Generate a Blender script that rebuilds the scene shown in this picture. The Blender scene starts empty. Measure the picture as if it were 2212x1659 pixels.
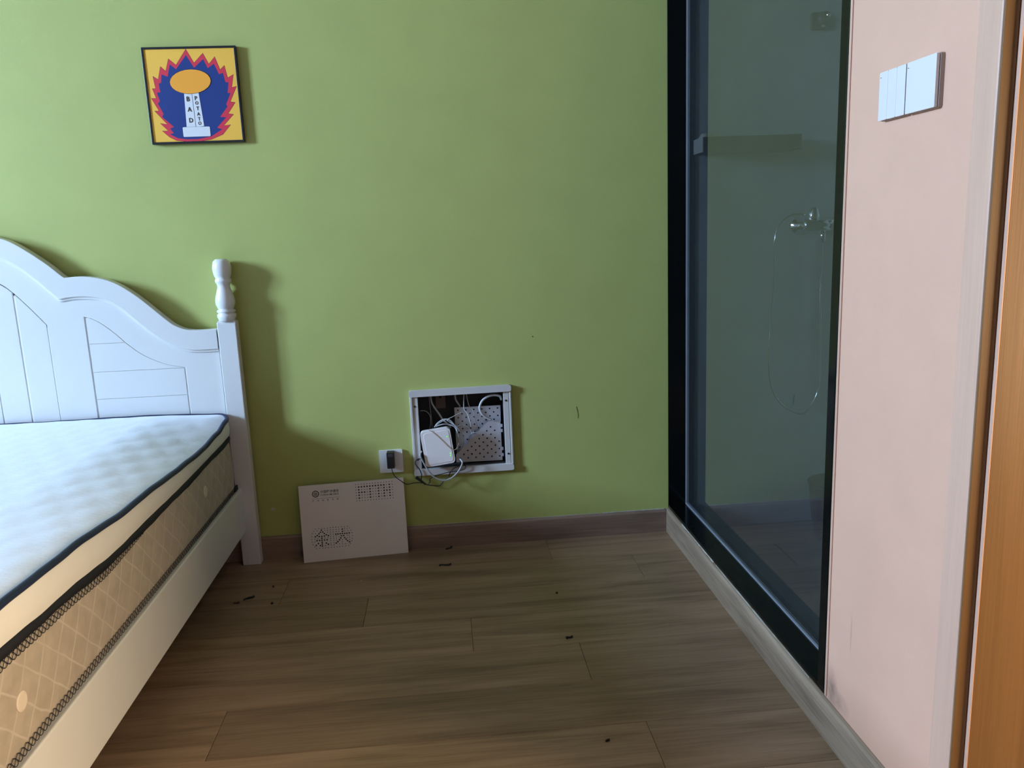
import bpy, bmesh, math, random
from mathutils import Vector, Matrix
random.seed(7)

# ------------------------------------------------------------------ camera, world, lights, exposure
scene = bpy.context.scene
COL = scene.collection
FPX, YAW, PITCH, ROLL = 1713.33, 0.080278, -0.189913, -0.040160
CAM = Vector((-0.8218, -2.8757, 1.1692))
fwd = Vector((math.sin(YAW)*math.cos(PITCH), math.cos(YAW)*math.cos(PITCH), math.sin(PITCH)))
rgt = Vector((math.cos(YAW), -math.sin(YAW), 0.0)); upv = rgt.cross(fwd)
r2 = rgt*math.cos(ROLL) + upv*math.sin(ROLL); u2 = upv*math.cos(ROLL) - rgt*math.sin(ROLL)
cam = bpy.data.objects.new('camera', bpy.data.cameras.new('camera'))
cam.data.sensor_width = 36.0; cam.data.sensor_fit = 'HORIZONTAL'
cam.data.lens = FPX*36.0/2212.0; cam.data.clip_start = 0.02
cam.matrix_world = Matrix(((r2.x, u2.x, -fwd.x, CAM.x), (r2.y, u2.y, -fwd.y, CAM.y), (r2.z, u2.z, -fwd.z, CAM.z), (0, 0, 0, 1)))
COL.objects.link(cam); scene.camera = cam

world = bpy.data.worlds.new('overcast_sky'); scene.world = world; world.use_nodes = True
bg = world.node_tree.nodes['Background']
bg.inputs['Color'].default_value = (0.47, 0.68, 1.0, 1); bg.inputs['Strength'].default_value = 290.0

# daylight enters by the window in the left wall: a portal guides the sky's rays through it
WIN = dict(y0=-2.40, y1=-1.55, z0=1.75, z1=3.15); XL = -6.60      # opening, plane of the left wall
pl = bpy.data.lights.new('window_portal', 'AREA'); pl.shape = 'RECTANGLE'
pl.size = WIN['z1']-WIN['z0']; pl.size_y = WIN['y1']-WIN['y0']; pl.cycles.is_portal = True
po = bpy.data.objects.new('window_portal', pl); COL.objects.link(po)
po.location = (XL-0.14, (WIN['y0']+WIN['y1'])/2, (WIN['z0']+WIN['z1'])/2); po.rotation_euler = (0, -math.pi/2, 0)

# warm area lamp added in the unseen hallway, shining in by the open doorway
HALL = dict(x=1.50, y=-2.45, z=1.00, w=1.00, h=1.10)
hl = bpy.data.lights.new('hallway_window_light', 'AREA'); hl.shape = 'RECTANGLE'; hl.size = HALL['h']; hl.size_y = HALL['w']
hl.color = (1.0, 0.76, 0.48); hl.energy = 104.0
ho = bpy.data.objects.new('hallway_window_light', hl); COL.objects.link(ho)
ho.location = (HALL['x'], HALL['y'], HALL['z']); ho.rotation_euler = (0, math.pi/2, 0)

vs = scene.view_settings
scene.display_settings.display_device = 'sRGB'
vs.view_transform = 'Standard'; vs.look = 'None'; vs.gamma = 1.0; vs.exposure = 0.0
vs.use_curve_mapping = False
scene.cycles.use_denoising = True; scene.cycles.use_adaptive_sampling = True; scene.cycles.adaptive_threshold = 0.03; scene.cycles.adaptive_min_samples = 12
scene.cycles.max_bounces = 8; scene.cycles.diffuse_bounces = 4; scene.cycles.glossy_bounces = 4
scene.cycles.transparent_max_bounces = 8
scene.cycles.sample_clamp_indirect = 10.0
scene.cycles.caustics_reflective = False; scene.cycles.caustics_refractive = False

# ------------------------------------------------------------------ materials
def lin(c):
    return tuple((v/255/12.92 if v/255 <= 0.04045 else ((v/255+0.055)/1.055)**2.4) for v in c) + (1.0,)

class NT:
    def __init__(s, name):
        s.m = bpy.data.materials.new(name); s.m.use_nodes = True
        s.t = s.m.node_tree; s.b = s.t.nodes['Principled BSDF']; s.out = s.t.nodes['Material Output']
    def n(s, kind, **kw):
        nd = s.t.nodes.new(kind)
        for k, v in kw.items(): setattr(nd, k, v)
        return nd
    def l(s, a, b): s.t.links.new(a, b)
    def math(s, op, a, b=None, c=None):
        nd = s.n('ShaderNodeMath', operation=op)
        for i, v in enumerate((a, b, c)):
            if v is None: continue
            if isinstance(v, (int, float)): nd.inputs[i].default_value = v
            else: s.l(v, nd.inputs[i])
        return nd.outputs[0]
    def noise(s, vec, scale, detail=3.0, rough=0.5, dist=0.0):
        nd = s.n('ShaderNodeTexNoise'); nd.inputs['Scale'].default_value = scale
        nd.inputs['Detail'].default_value = detail; nd.inputs['Roughness'].default_value = rough
        nd.inputs['Distortion'].default_value = dist
        if vec is not None: s.l(vec, nd.inputs['Vector'])
        return nd.outputs['Fac']
    def pos(s, scale=(1, 1, 1)):
        g = s.n('ShaderNodeNewGeometry'); mp = s.n('ShaderNodeMapping'); mp.inputs['Scale'].default_value = scale
        s.l(g.outputs['Position'], mp.inputs['Vector']); return mp.outputs[0]
    def ramp(s, fac, stops):
        r = s.n('ShaderNodeValToRGB'); e = r.color_ramp.elements
        e[0].position, e[0].color = stops[0]; e[1].position, e[1].color = stops[-1]
        for p, c in stops[1:-1]:
            x = e.new(p); x.color = c
        s.l(fac, r.inputs[0]); return r.outputs[0]
    def mix(s, fac, a, b):
        nd = s.n('ShaderNodeMix', data_type='RGBA')
        if isinstance(fac, (int, float)): nd.inputs[0].default_value = fac
        else: s.l(fac, nd.inputs[0])
        for i, v in ((6, a), (7, b)):
            if isinstance(v, tuple): nd.inputs[i].default_value = v
            else: s.l(v, nd.inputs[i])
        return nd.outputs[2]
    def bump(s, h, strength, dist):
        nd = s.n('ShaderNodeBump'); nd.inputs['Strength'].default_value = strength; nd.inputs['Distance'].default_value = dist
        s.l(h, nd.inputs['Height']); s.l(nd.outputs[0], s.b.inputs['Normal'])

def plain(name, col, rough=0.5, metal=0.0, spec=0.5, var=0.04, bump=0.0, bscale=300.0, coat=0.0, linear=False):
    t = NT(name); c = col+(1.0,) if linear else lin(col)
    p = t.pos(); f = t.noise(p, 6.0, 4.0)
    lo = tuple(x*(1-var) for x in c[:3])+(1,); hi = tuple(min(1, x*(1+var)) for x in c[:3])+(1,)
    t.l(t.ramp(f, [(0.3, lo), (0.7, hi)]), t.b.inputs['Base Color'])
    t.b.inputs['Roughness'].default_value = rough; t.b.inputs['Metallic'].default_value = metal
    t.b.inputs['Specular IOR Level'].default_value = spec; t.b.inputs['Coat Weight'].default_value = coat
    if bump: t.bump(t.noise(p, bscale, 2.0), bump, 0.001)
    return t.m

M = {}
M['green'] = plain('green_wall_paint', (0.44, 0.475, 0.145), 0.62, var=0.03, bump=0.25, bscale=420, spec=0.35, linear=True)
def pink_paint():
    m = plain('pink_wall_paint', (0.62, 0.36, 0.25), 0.62, var=0.03, bump=0.2, bscale=400, spec=0.3, linear=True)
    t = NT.__new__(NT); t.m = m; t.t = m.node_tree; t.b = t.t.nodes['Principled BSDF']
    src = t.b.inputs['Base Color'].links[0].from_socket
    g = t.n('ShaderNodeNewGeometry'); col = src
    for c, r, amt in (((0, -1.312, 0.125), (1, 0.030, 0.060), 0.75), ((0, -1.345, 0.115), (1, 0.05, 0.03), 0.5), ((0, -1.385, 0.300), (1, 0.004, 0.055), 0.35)):
        sb = t.n('ShaderNodeVectorMath', operation='SUBTRACT'); sb.inputs[1].default_value = c; t.l(g.outputs['Position'], sb.inputs[0])
        dv = t.n('ShaderNodeVectorMath', operation='DIVIDE'); dv.inputs[1].default_value = r; t.l(sb.outputs[0], dv.inputs[0])
        ln = t.n('ShaderNodeVectorMath', operation='LENGTH'); t.l(dv.outputs[0], ln.inputs[0])
        k = t.math('MULTIPLY', t.math('MAXIMUM', t.math('SUBTRACT', 1.0, ln.outputs['Value']), 0.0), t.math('MULTIPLY', t.noise(t.pos(), 40.0, 3.0), 2*amt))
        col = t.mix(k, col, (0.20, 0.13, 0.10, 1))
    t.l(col, t.b.inputs['Base Color']); return m
M['pink'] = pink_paint()
M['plaster'] = plain('beige_wall_paint', (0.12, 0.10, 0.08), 0.8, linear=True)  # unseen walls, darkened to cut the light they bounce
M['ceiling'] = plain('white_ceiling_paint', (0.32, 0.30, 0.27), 0.9, linear=True)  # out of view, darkened to weaken its bounce into the shadows
M['bath'] = plain('grey_bathroom_tile', (0.50, 0.54, 0.54), 0.35, var=0.06, linear=True)
M['bathfloor'] = plain('dark_bathroom_floor', (0.16, 0.18, 0.20), 0.5, linear=True)
M['white_lacquer'] = plain('white_bed_lacquer', (0.735, 0.73, 0.71), 0.28, var=0.015, spec=0.5, coat=0.15, linear=True)
M['black_frame'] = plain('black_frame_coating', (0.003, 0.004, 0.004), 0.14, var=0.1, spec=0.25, linear=True)
M['bead'] = plain('grey_silicone_bead', (0.24, 0.265, 0.30), 0.4, linear=True)
M['white_plastic'] = plain('white_plastic', (0.80, 0.80, 0.80), 0.35, var=0.01, linear=True)
M['switch_white'] = plain('white_switch_plastic', (0.64, 0.60, 0.60), 0.35, var=0.01, linear=True)
M['router_white'] = plain('warm_white_plastic', (0.85, 0.78, 0.75), 0.4, var=0.01, linear=True)
M['grey_plastic'] = plain('grey_plastic', (0.60, 0.57, 0.54), 0.45, var=0.03, linear=True)
M['black_plastic'] = plain('black_plastic', (0.012, 0.012, 0.014), 0.4, linear=True)
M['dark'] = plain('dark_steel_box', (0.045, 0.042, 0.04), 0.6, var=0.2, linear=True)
M['galv'] = plain('galvanised_steel', (0.56, 0.58, 0.63), 0.42, metal=0.55, var=0.12, linear=True)
M["cover"] = plain("grey_painted_steel", (0.86, 0.78, 0.72), 0.5, var=0.03, bump=0.15, bscale=900, linear=True)
M['ink'] = plain('dark_printed_ink', (0.02, 0.022, 0.022), 0.6, linear=True)
M['ink_soft'] = plain('faded_printed_ink', (0.09, 0.085, 0.08), 0.6, linear=True)
M['chrome'] = plain('chrome', (0.85, 0.87, 0.9), 0.08, metal=1.0, var=0.0, linear=True)
M['cable_white'] = plain('white_cable_sheath', (0.55, 0.55, 0.55), 0.5, linear=True)
M['cable_tan'] = plain('tan_fibre_sheath', (0.50, 0.33, 0.22), 0.5, linear=True)
M['cream_cloth'] = plain('cream_border_cloth', (0.80, 0.79, 0.75), 0.85, var=0.03, bump=0.5, bscale=900, spec=0.2, linear=True)
M['navy'] = plain('navy_piping', (0.010, 0.019, 0.055), 0.55, var=0.2, linear=True)
M['black_tape'] = plain('black_border_tape', (0.006, 0.007, 0.012), 0.7, var=0.2, linear=True)
M['vent'] = plain('cream_vent_plastic', (0.72, 0.62, 0.50), 0.5, linear=True)
M['orange_wood'] = None
M['scrap'] = plain('dark_scrap', (0.012, 0.010, 0.009), 0.6, linear=True)
M['scrap_pale'] = plain('pale_scrap', (0.55, 0.50, 0.40), 0.7, linear=True)
M['putty'] = plain('white_putty', (0.55, 0.53, 0.47), 0.9, var=0.2, linear=True)
M['print_yellow'] = plain('print_yellow', (250, 192, 72), 0.5, var=0.01)
M['print_red'] = plain('print_red', (218, 52, 72), 0.5, var=0.01)
M['print_blue'] = plain('print_blue', (24, 54, 122), 0.5, var=0.01)
M['print_orange'] = plain('print_orange', (252, 168, 52), 0.5, var=0.01)
M['print_white'] = plain('print_white', (226, 226, 226), 0.5, var=0.01)
M['print_black'] = plain('print_black', (14, 14, 16), 0.5, var=0.01)

def wood(name, dark, mid, light, axis='x', rough=0.45, stretch=12.0, per_object=True):
    t = NT(name)
    g = t.n('ShaderNodeNewGeometry'); oi = t.n('ShaderNodeObjectInfo')
    off = t.n('ShaderNodeVectorMath', operation='MULTIPLY_ADD')
    cb = t.n('ShaderNodeCombineXYZ')
    for i in range(3):
        if per_object: t.l(oi.outputs['Random'], cb.inputs[i])
    t.l(cb.outputs[0], off.inputs[0]); off.inputs[1].default_value = (13.0, 7.0, 5.0); t.l(g.outputs['Position'], off.inputs[2])
    mp = t.n('ShaderNodeMapping'); s = [stretch]*3; s['xyz'.index(axis)] = 1.1; mp.inputs['Scale'].default_value = s
    t.l(off.outputs[0], mp.inputs['Vector'])
    broad = t.noise(mp.outputs[0], 1.5, 3.0, 0.55, 0.6)
    mp2 = t.n('ShaderNodeMapping'); s2 = [stretch*6]*3; s2['xyz'.index(axis)] = 3.0; mp2.inputs['Scale'].default_value = s2
    t.l(off.outputs[0], mp2.inputs['Vector'])
    fine = t.noise(mp2.outputs[0], 2.0, 4.0, 0.6, 0.3)
    f = t.math('ADD', t.math('MULTIPLY', broad, 0.64), t.math('MULTIPLY', fine, 0.36))
    c = t.ramp(f, [(0.36, dark+(1,)), (0.5, mid+(1,)), (0.64, light+(1,))])
    if per_object:
        k = t.math('MULTIPLY_ADD', oi.outputs['Random'], 0.22, 0.89)
        hs = t.n('ShaderNodeHueSaturation'); t.l(k, hs.inputs['Value']); t.l(c, hs.inputs['Color']); c = hs.outputs[0]
    t.l(c, t.b.inputs['Base Color']); t.b.inputs['Roughness'].default_value = rough
    t.b.inputs['Specular IOR Level'].default_value = 0.35
    t.bump(fine, 0.12, 0.001)
    return t.m
M['floor'] = wood('brown_oak_plank', (0.205, 0.126, 0.076), (0.305, 0.193, 0.119), (0.38, 0.248, 0.160), 'x')
M['skirt_x'] = wood('brown_oak_skirting', (0.19, 0.125, 0.09), (0.26, 0.175, 0.13), (0.32, 0.22, 0.17), 'x', per_object=False)  # same oak as the right board, shade worked into its darker tone
M['skirt_y'] = wood('lit_oak_skirting', (0.18, 0.13, 0.09), (0.30, 0.22, 0.155), (0.39, 0.29, 0.21), 'y', per_object=False)  # same oak as the back board, window light worked into its paler tone
M['orange_wood'] = wood('orange_wood_veneer', (0.155, 0.078, 0.026), (0.175, 0.09, 0.031), (0.195, 0.10, 0.036), 'z', per_object=False, stretch=40)
M['casing'] = wood('pale_painted_casing', (0.53, 0.325, 0.23), (0.565, 0.35, 0.25), (0.60, 0.375, 0.27), 'z', per_object=False, stretch=30)

def quilt_side():
    t = NT('beige_quilted_damask'); g = t.n('ShaderNodeNewGeometry'); sp = t.n('ShaderNodeSeparateXYZ'); t.l(g.outputs['Position'], sp.inputs[0])
    wob = t.math('MULTIPLY', t.math('SUBTRACT', t.noise(t.pos(), 9.0, 2.0), 0.5), 0.03)
    y = t.math('ADD', sp.outputs[1], wob); z = sp.outputs[2]
    def fam(k, pitch, ph):
        u = t.math('DIVIDE', t.math('ADD', t.math('MULTIPLY_ADD', z, k, y), ph), pitch)
        d = t.math('ABSOLUTE', t.math('SUBTRACT', t.math('FRACT', u), 0.5))   # 0.5 on the stitch line
        return d
    a, b = fam(-0.75, 0.074, 0.0), fam(1.05, 0.079, 0.02)
    mx = t.math('MAXIMUM', a, b)
    mr = t.n('ShaderNodeMapRange', interpolation_type='SMOOTHSTEP'); mr.inputs[1].default_value = 0.44; mr.inputs[2].default_value = 0.49
    t.l(mx, mr.inputs[0])
    base = t.ramp(t.noise(t.pos((1, 1, 1.5)), 22.0, 3.0), [(0.3, (0.40, 0.335, 0.262, 1)), (0.7, (0.46, 0.39, 0.31, 1))])
    fac = t.math('MULTIPLY', mr.outputs[0], t.math('MULTIPLY_ADD', t.noise(t.pos(), 14.0, 2.0), 0.9, 0.05))
    t.l(t.mix(fac, base, (0.62, 0.55, 0.46, 1)), t.b.inputs['Base Color'])
    t.b.inputs['Roughness'].default_value = 0.8; t.b.inputs['Sheen Weight'].default_value = 0.15
    puff = t.math('MULTIPLY', t.math('SUBTRACT', 0.5, a), t.math('SUBTRACT', 0.5, b))
    h = t.math('ADD', t.math('MULTIPLY', puff, 4.0), t.math('MULTIPLY', t.noise(t.pos(), 45.0, 3.0), 0.5))
    t.bump(h, 0.55, 0.004)
    return t.m
M['quilt_side'] = quilt_side()

def top_cloth():
    t = NT('white_jacquard_cloth')
    w = t.noise(t.pos((6, 45, 1)), 5.0, 4.0, 0.65, 0.5); f = t.noise(t.pos((1, 1, 1)), 420.0, 2.0)
    c = t.ramp(w, [(0.3, (0.70, 0.73, 0.80, 1)), (0.7, (0.78, 0.81, 0.87, 1))])
    t.l(c, t.b.inputs['Base Color']); t.b.inputs['Roughness'].default_value = 0.55; t.b.inputs['Sheen Weight'].default_value = 0.3
    t.b.inputs['Specular IOR Level'].default_value = 0.4
    t.bump(t.math('ADD', w, t.math('MULTIPLY', f, 0.25)), 0.5, 0.0025)
    return t.m
M['top_cloth'] = top_cloth()

def glass(name, tint, boost=1.0, ior=1.5, film=0.0):
    t = NT(name); t.t.nodes.remove(t.b)
    fr = t.n('ShaderNodeFresnel'); fr.inputs['IOR'].default_value = ior
    geo = t.n('ShaderNodeNewGeometry')
    front = t.math('SUBTRACT', 1.0, geo.outputs['Backfacing'])
    fac = t.math('MINIMUM', t.math('MULTIPLY', t.math('MULTIPLY', fr.outputs[0], boost), front), 1.0)
    tr = t.n('ShaderNodeBsdfTransparent'); tr.inputs[0].default_value = tint
    body = tr.outputs[0]
    if film:                                                         # streaky pale film: smears, plus haze added to soften what stands behind
        df = t.n('ShaderNodeBsdfDiffuse'); df.inputs[0].default_value = (0.76, 0.84, 0.84, 1)
        st = t.noise(t.pos((1, 9, 1.6)), 1.8, 4.0, 0.6); bl = t.noise(t.pos(), 2.2, 2.0)
        k = t.math('MULTIPLY', t.math('MULTIPLY', t.math('MULTIPLY_ADD', st, 0.7, 0.65), t.math('MULTIPLY_ADD', bl, 0.8, 0.6)), film)
        m0 = t.n('ShaderNodeMixShader'); t.l(k, m0.inputs[0]); t.l(tr.outputs[0], m0.inputs[1]); t.l(df.outputs[0], m0.inputs[2]); body = m0.outputs[0]
    gl = t.n('ShaderNodeBsdfGlossy'); gl.inputs['Roughness'].default_value = 0.015
    mx = t.n('ShaderNodeMixShader'); t.l(fac, mx.inputs[0]); t.l(body, mx.inputs[1]); t.l(gl.outputs[0], mx.inputs[2])
    t.l(mx.outputs[0], t.out.inputs[0]); return t.m
M['smoked'] = glass('smoked_grey_glass', (0.68, 0.69, 0.69, 1), 2.1, film=0.020)
M['clear'] = glass('clear_window_glass', (0.98, 0.99, 1.0, 1), 1.0)

def emit(name, col, strength):
    t = NT(name); t.b.inputs['Base Color'].default_value = col+(1,); t.b.inputs['Emission Color'].default_value = col+(1,)
    t.b.inputs['Emission Strength'].default_value = strength; return t.m
M['led'] = emit('green_led', (0.12, 1.0, 0.05), 0.9)

# ------------------------------------------------------------------ mesh helpers
WLOC = {}
def link(name, bm, mat, parent=None, bevel=0.0, smooth=False, segs=2, angle=35):
    """One mesh object with its origin at its own middle; parent is another object made here."""
    bmesh.ops.recalc_face_normals(bm, faces=bm.faces)
    co = [v.co for v in bm.verts]
    lo = Vector([min(c[i] for c in co) for i in range(3)]); hi = Vector([max(c[i] for c in co) for i in range(3)])
    mid = (lo+hi)/2
    if parent is None: mid.z = lo.z
    for v in bm.verts: v.co -= mid
    me = bpy.data.meshes.new(name); bm.to_mesh(me); bm.free()
    me.materials.append(M[mat] if isinstance(mat, str) else mat)
    if smooth:
        for p in me.polygons: p.use_smooth = True
    return place(bpy.data.objects.new(name, me), mid, parent, bevel, segs, angle, smooth)
def place(o, mid, parent=None, bevel=0.0, segs=2, angle=35, smooth=False):
    COL.objects.link(o); mid = Vector(mid)
    o.parent = parent; o.location = mid - (WLOC[parent.name] if parent else Vector((0, 0, 0))); WLOC[o.name] = mid
    if bevel:
        b = o.modifiers.new('bevel', 'BEVEL'); b.width = bevel; b.segments = segs; b.limit_method = 'ANGLE'; b.angle_limit = math.radians(angle)
        b.harden_normals = False
    return o
def thing(name, loc, label, cat, group=None):
    o = bpy.data.objects.new(name, None); o.empty_display_size = 0.05
    place(o, loc); tag(o, label, cat, group); return o
def tag(o, label, cat, group=None):
    o['label'] = label; o['category'] = cat
    if group: o['group'] = group
    return o
def struct(o): o['kind'] = 'structure'; return o

def box(bm, x0, x1, y0, y1, z0, z1):
    v = [bm.verts.new((x, y, z)) for x in (x0, x1) for y in (y0, y1) for z in (z0, z1)]
    for f in ((0, 1, 3, 2), (4, 6, 7, 5), (0, 4, 5, 1), (2, 3, 7, 6), (0, 2, 6, 4), (1, 5, 7, 3)): bm.faces.new([v[i] for i in f])
    return bm
def B(x0, x1, y0, y1, z0, z1): return box(bmesh.new(), x0, x1, y0, y1, z0, z1)

def prism(loops, d0, d1, axis='y', fn=None):
    """Extruded flat outline (first loop) with holes (other loops); d0..d1 along the axis."""
    bm = bmesh.new()
    def P(a, b, d):
        if fn: return fn(a, b, d)
        return (a, d, b) if axis == 'y' else ((d, a, b) if axis == 'x' else (a, b, d))
    edges = []
    for lp in loops:
        vs_ = [bm.verts.new(P(a, b, d0)) for a, b in lp]
        for i in range(len(vs_)): edges.append(bm.edges.new((vs_[i], vs_[(i+1) % len(vs_)])))
    bmesh.ops.triangle_fill(bm, use_beauty=True, use_dissolve=False, edges=edges)
    if d1 is not None:
        base = list(bm.faces)
        r = bmesh.ops.extrude_face_region(bm, geom=base, use_keep_orig=True)
        delta = Vector(P(0, 0, d1)) - Vector(P(0, 0, d0))
        bmesh.ops.translate(bm, verts=[g for g in r['geom'] if isinstance(g, bmesh.types.BMVert)], vec=delta)
    return bm
def rect(a0, a1, b0, b1): return [(a0, b0), (a1, b0), (a1, b1), (a0, b1)]
def rrect(a0, a1, b0, b1, r, n=5):
    pts = []
    for cx, cy, s in ((a1-r, b1-r, 0), (a0+r, b1-r, 1), (a0+r, b0+r, 2), (a1-r, b0+r, 3)):
        for i in range(n+1):
            t = (s+i/n)*math.pi/2; pts.append((cx+r*math.cos(t), cy+r*math.sin(t)))
    return pts
def circle(cx, cy, r, n=10): return [(cx+r*math.cos(2*math.pi*i/n), cy+r*math.sin(2*math.pi*i/n)) for i in range(n)]
def rot2(pts, c, a):
    ca, sa = math.cos(a), math.sin(a)
    return [(c[0]+(p[0]-c[0])*ca-(p[1]-c[1])*sa, c[1]+(p[0]-c[0])*sa+(p[1]-c[1])*ca) for p in pts]

def smooth_path(pts, sub=6):
    P = [Vector(p) for p in pts]; out = []
    for i in range(len(P)-1):
        p0, p1, p2, p3 = P[max(i-1, 0)], P[i], P[i+1], P[min(i+2, len(P)-1)]
        for k in range(sub):
            t = k/sub
            out.append(0.5*((2*p1)+(p2-p0)*t+(2*p0-5*p1+4*p2-p3)*t*t+(3*p1-p0-3*p2+p3)*t*t*t))
    out.append(P[-1]); return out
def tube(bm, pts, r, n=8, closed=False, caps=True, flat=1.0):
    pts = [Vector(p) for p in pts]; N = len(pts); rings = []; side = None
    for i, p in enumerate(pts):
        a = pts[(i-1) % N] if (closed or i > 0) else p; b = pts[(i+1) % N] if (closed or i < N-1) else p
        t = (b-a).normalized()
        if side is None:
            ref = Vector((0, 0, 1)) if abs(t.z) < 0.9 else Vector((1, 0, 0)); side = t.cross(ref).normalized()
        else:
            side = (side - t*side.dot(t)).normalized()
        up = t.cross(side); rr = r(i/(N-1)) if callable(r) else r
        rings.append([bm.verts.new(p+side*rr*math.cos(2*math.pi*k/n)*flat+up*rr*math.sin(2*math.pi*k/n)) for k in range(n)])
    for i in range(N if closed else N-1):
        A, Bq = rings[i], rings[(i+1) % N]
        for k in range(n): bm.faces.new((A[k], A[(k+1) % n], Bq[(k+1) % n], Bq[k]))
    if caps and not closed: bm.faces.new(rings[0][::-1]); bm.faces.new(rings[-1])
    return bm
def cable(name, xz, r, mat, dy=None, parent=None, sub=6, n=8):
    bm = bmesh.new(); tube(bm, smooth_path(xz, sub), r, n)
    return link(name, bm, mat, parent, smooth=True)
def lathe(profile, c, n=28, axis='z'):
    bm = bmesh.new(); rings = []
    for r, h in profile:
        ring = []
        for k in range(n):
            a = 2*math.pi*k/n; p = (r*math.cos(a), r*math.sin(a), h)
            if axis == 'y': p = (p[0], p[2], p[1])
            if axis == 'x': p = (p[2], p[0], p[1])
            ring.append(bm.verts.new((c[0]+p[0], c[1]+p[1], c[2]+p[2])))
        rings.append(ring)
    for A, Bq in zip(rings, rings[1:]):
        for k in range(n): bm.faces.new((A[k], A[(k+1) % n], Bq[(k+1) % n], Bq[k]))
    bm.faces.new(rings[0][::-1]); bm.faces.new(rings[-1])
    return bm
def text_bm(s, size, fn, depth=0.0002, bold=0.0, align='CENTER', width=None):
    """Built-in font lettering; fn(a, b, d) carries the flat letters onto their surface."""
    cu = bpy.data.curves.new('lettering', 'FONT'); cu.body = s; cu.size = size; cu.align_x = align; cu.align_y = 'CENTER'; cu.offset = bold
    cu.resolution_u = 3
    ob = bpy.data.objects.new('lettering', cu); COL.objects.link(ob)
    dg = bpy.context.evaluated_depsgraph_get(); me = bpy.data.meshes.new_from_object(ob.evaluated_get(dg))
    bpy.data.objects.remove(ob); bpy.data.curves.remove(cu)
    bm = bmesh.new(); bm.from_mesh(me); bpy.data.meshes.remove(me)
    if width and bm.verts:
        xs = [v.co.x for v in bm.verts]; k = width/(max(xs)-min(xs)); m_ = (max(xs)+min(xs))/2
        for v in bm.verts: v.co.x = (v.co.x-m_)*k
    for v in bm.verts: v.co = Vector(fn(v.co.x, v.co.y, 0.0))
    return bm
def interp(tab, x):
    if x <= tab[0][0]: return tab[0][1]
    for (a, va), (b, vb) in zip(tab, tab[1:]):
        if x <= b:
            t = (x-a)/(b-a); t = t*t*(3-2*t); return va+(vb-va)*t
    return tab[-1][1]

FLAME = [(-1.6275, 1.8018), (-1.6056, 1.7585), (-1.5742, 1.7883), (-1.5581, 1.754), (-1.537, 1.7762), (-1.5238, 1.735), (-1.5088, 1.7484), (-1.5018, 1.7094), (-1.4826, 1.7193), (-1.4921, 1.6782), (-1.4764, 1.6817), (-1.5015, 1.6334), (-1.4856, 1.6307), (-1.5126, 1.5955), (-1.495, 1.5927), (-1.5308, 1.5575), (-1.508, 1.5592), (-1.5362, 1.5295), (-1.5759, 1.5143), (-1.6194, 1.5085), (-1.6549, 1.5096), (-1.6899, 1.5141), (-1.7121, 1.5265), (-1.7322, 1.5457), (-1.7122, 1.5452), (-1.7363, 1.5703), (-1.7133, 1.5661), (-1.7491, 1.6099), (-1.7351, 1.6096), (-1.7554, 1.6503), (-1.7396, 1.6499), (-1.7487, 1.681), (-1.7382, 1.6808), (-1.7424, 1.7196), (-1.7267, 1.709), (-1.7148, 1.7496), (-1.6992, 1.7345), (-1.6865, 1.7731), (-1.6645, 1.753)]
INNER = [(-1.6288, 1.7838), (-1.6072, 1.7438), (-1.5751, 1.7703), (-1.563, 1.7416), (-1.5417, 1.7548), (-1.5288, 1.7215), (-1.5154, 1.7257), (-1.5103, 1.6959), (-1.5009, 1.6956), (-1.5069, 1.6613), (-1.4974, 1.6611), (-1.5153, 1.6257), (-1.5113, 1.6186), (-1.5397, 1.5857), (-1.5197, 1.584), (-1.5529, 1.5511), (-1.5368, 1.546), (-1.5749, 1.5236), (-1.6185, 1.5167), (-1.6541, 1.5166), (-1.6844, 1.521), (-1.7088, 1.5346), (-1.6966, 1.5377), (-1.7066, 1.5531), (-1.6931, 1.5574), (-1.728, 1.5909), (-1.7222, 1.6), (-1.7369, 1.6338), (-1.7291, 1.6405), (-1.7363, 1.6682), (-1.7245, 1.669), (-1.727, 1.6965), (-1.7186, 1.6986), (-1.7142, 1.7257), (-1.6954, 1.7174), (-1.6839, 1.7557), (-1.6659, 1.7405)]
OVAL = [(-1.5576, 1.7007), (-1.561, 1.6907), (-1.5686, 1.6814), (-1.58, 1.6734), (-1.5944, 1.6673), (-1.6109, 1.6634), (-1.6282, 1.662), (-1.6451, 1.6633), (-1.6606, 1.6671), (-1.6736, 1.6731), (-1.6832, 1.6811), (-1.6887, 1.6903), (-1.6898, 1.7001), (-1.6864, 1.71), (-1.6787, 1.7193), (-1.6673, 1.7272), (-1.653, 1.7333), (-1.6367, 1.7372), (-1.6195, 1.7386), (-1.6026, 1.7374), (-1.5871, 1.7336), (-1.5741, 1.7276), (-1.5644, 1.7198), (-1.5588, 1.7106)]
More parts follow.
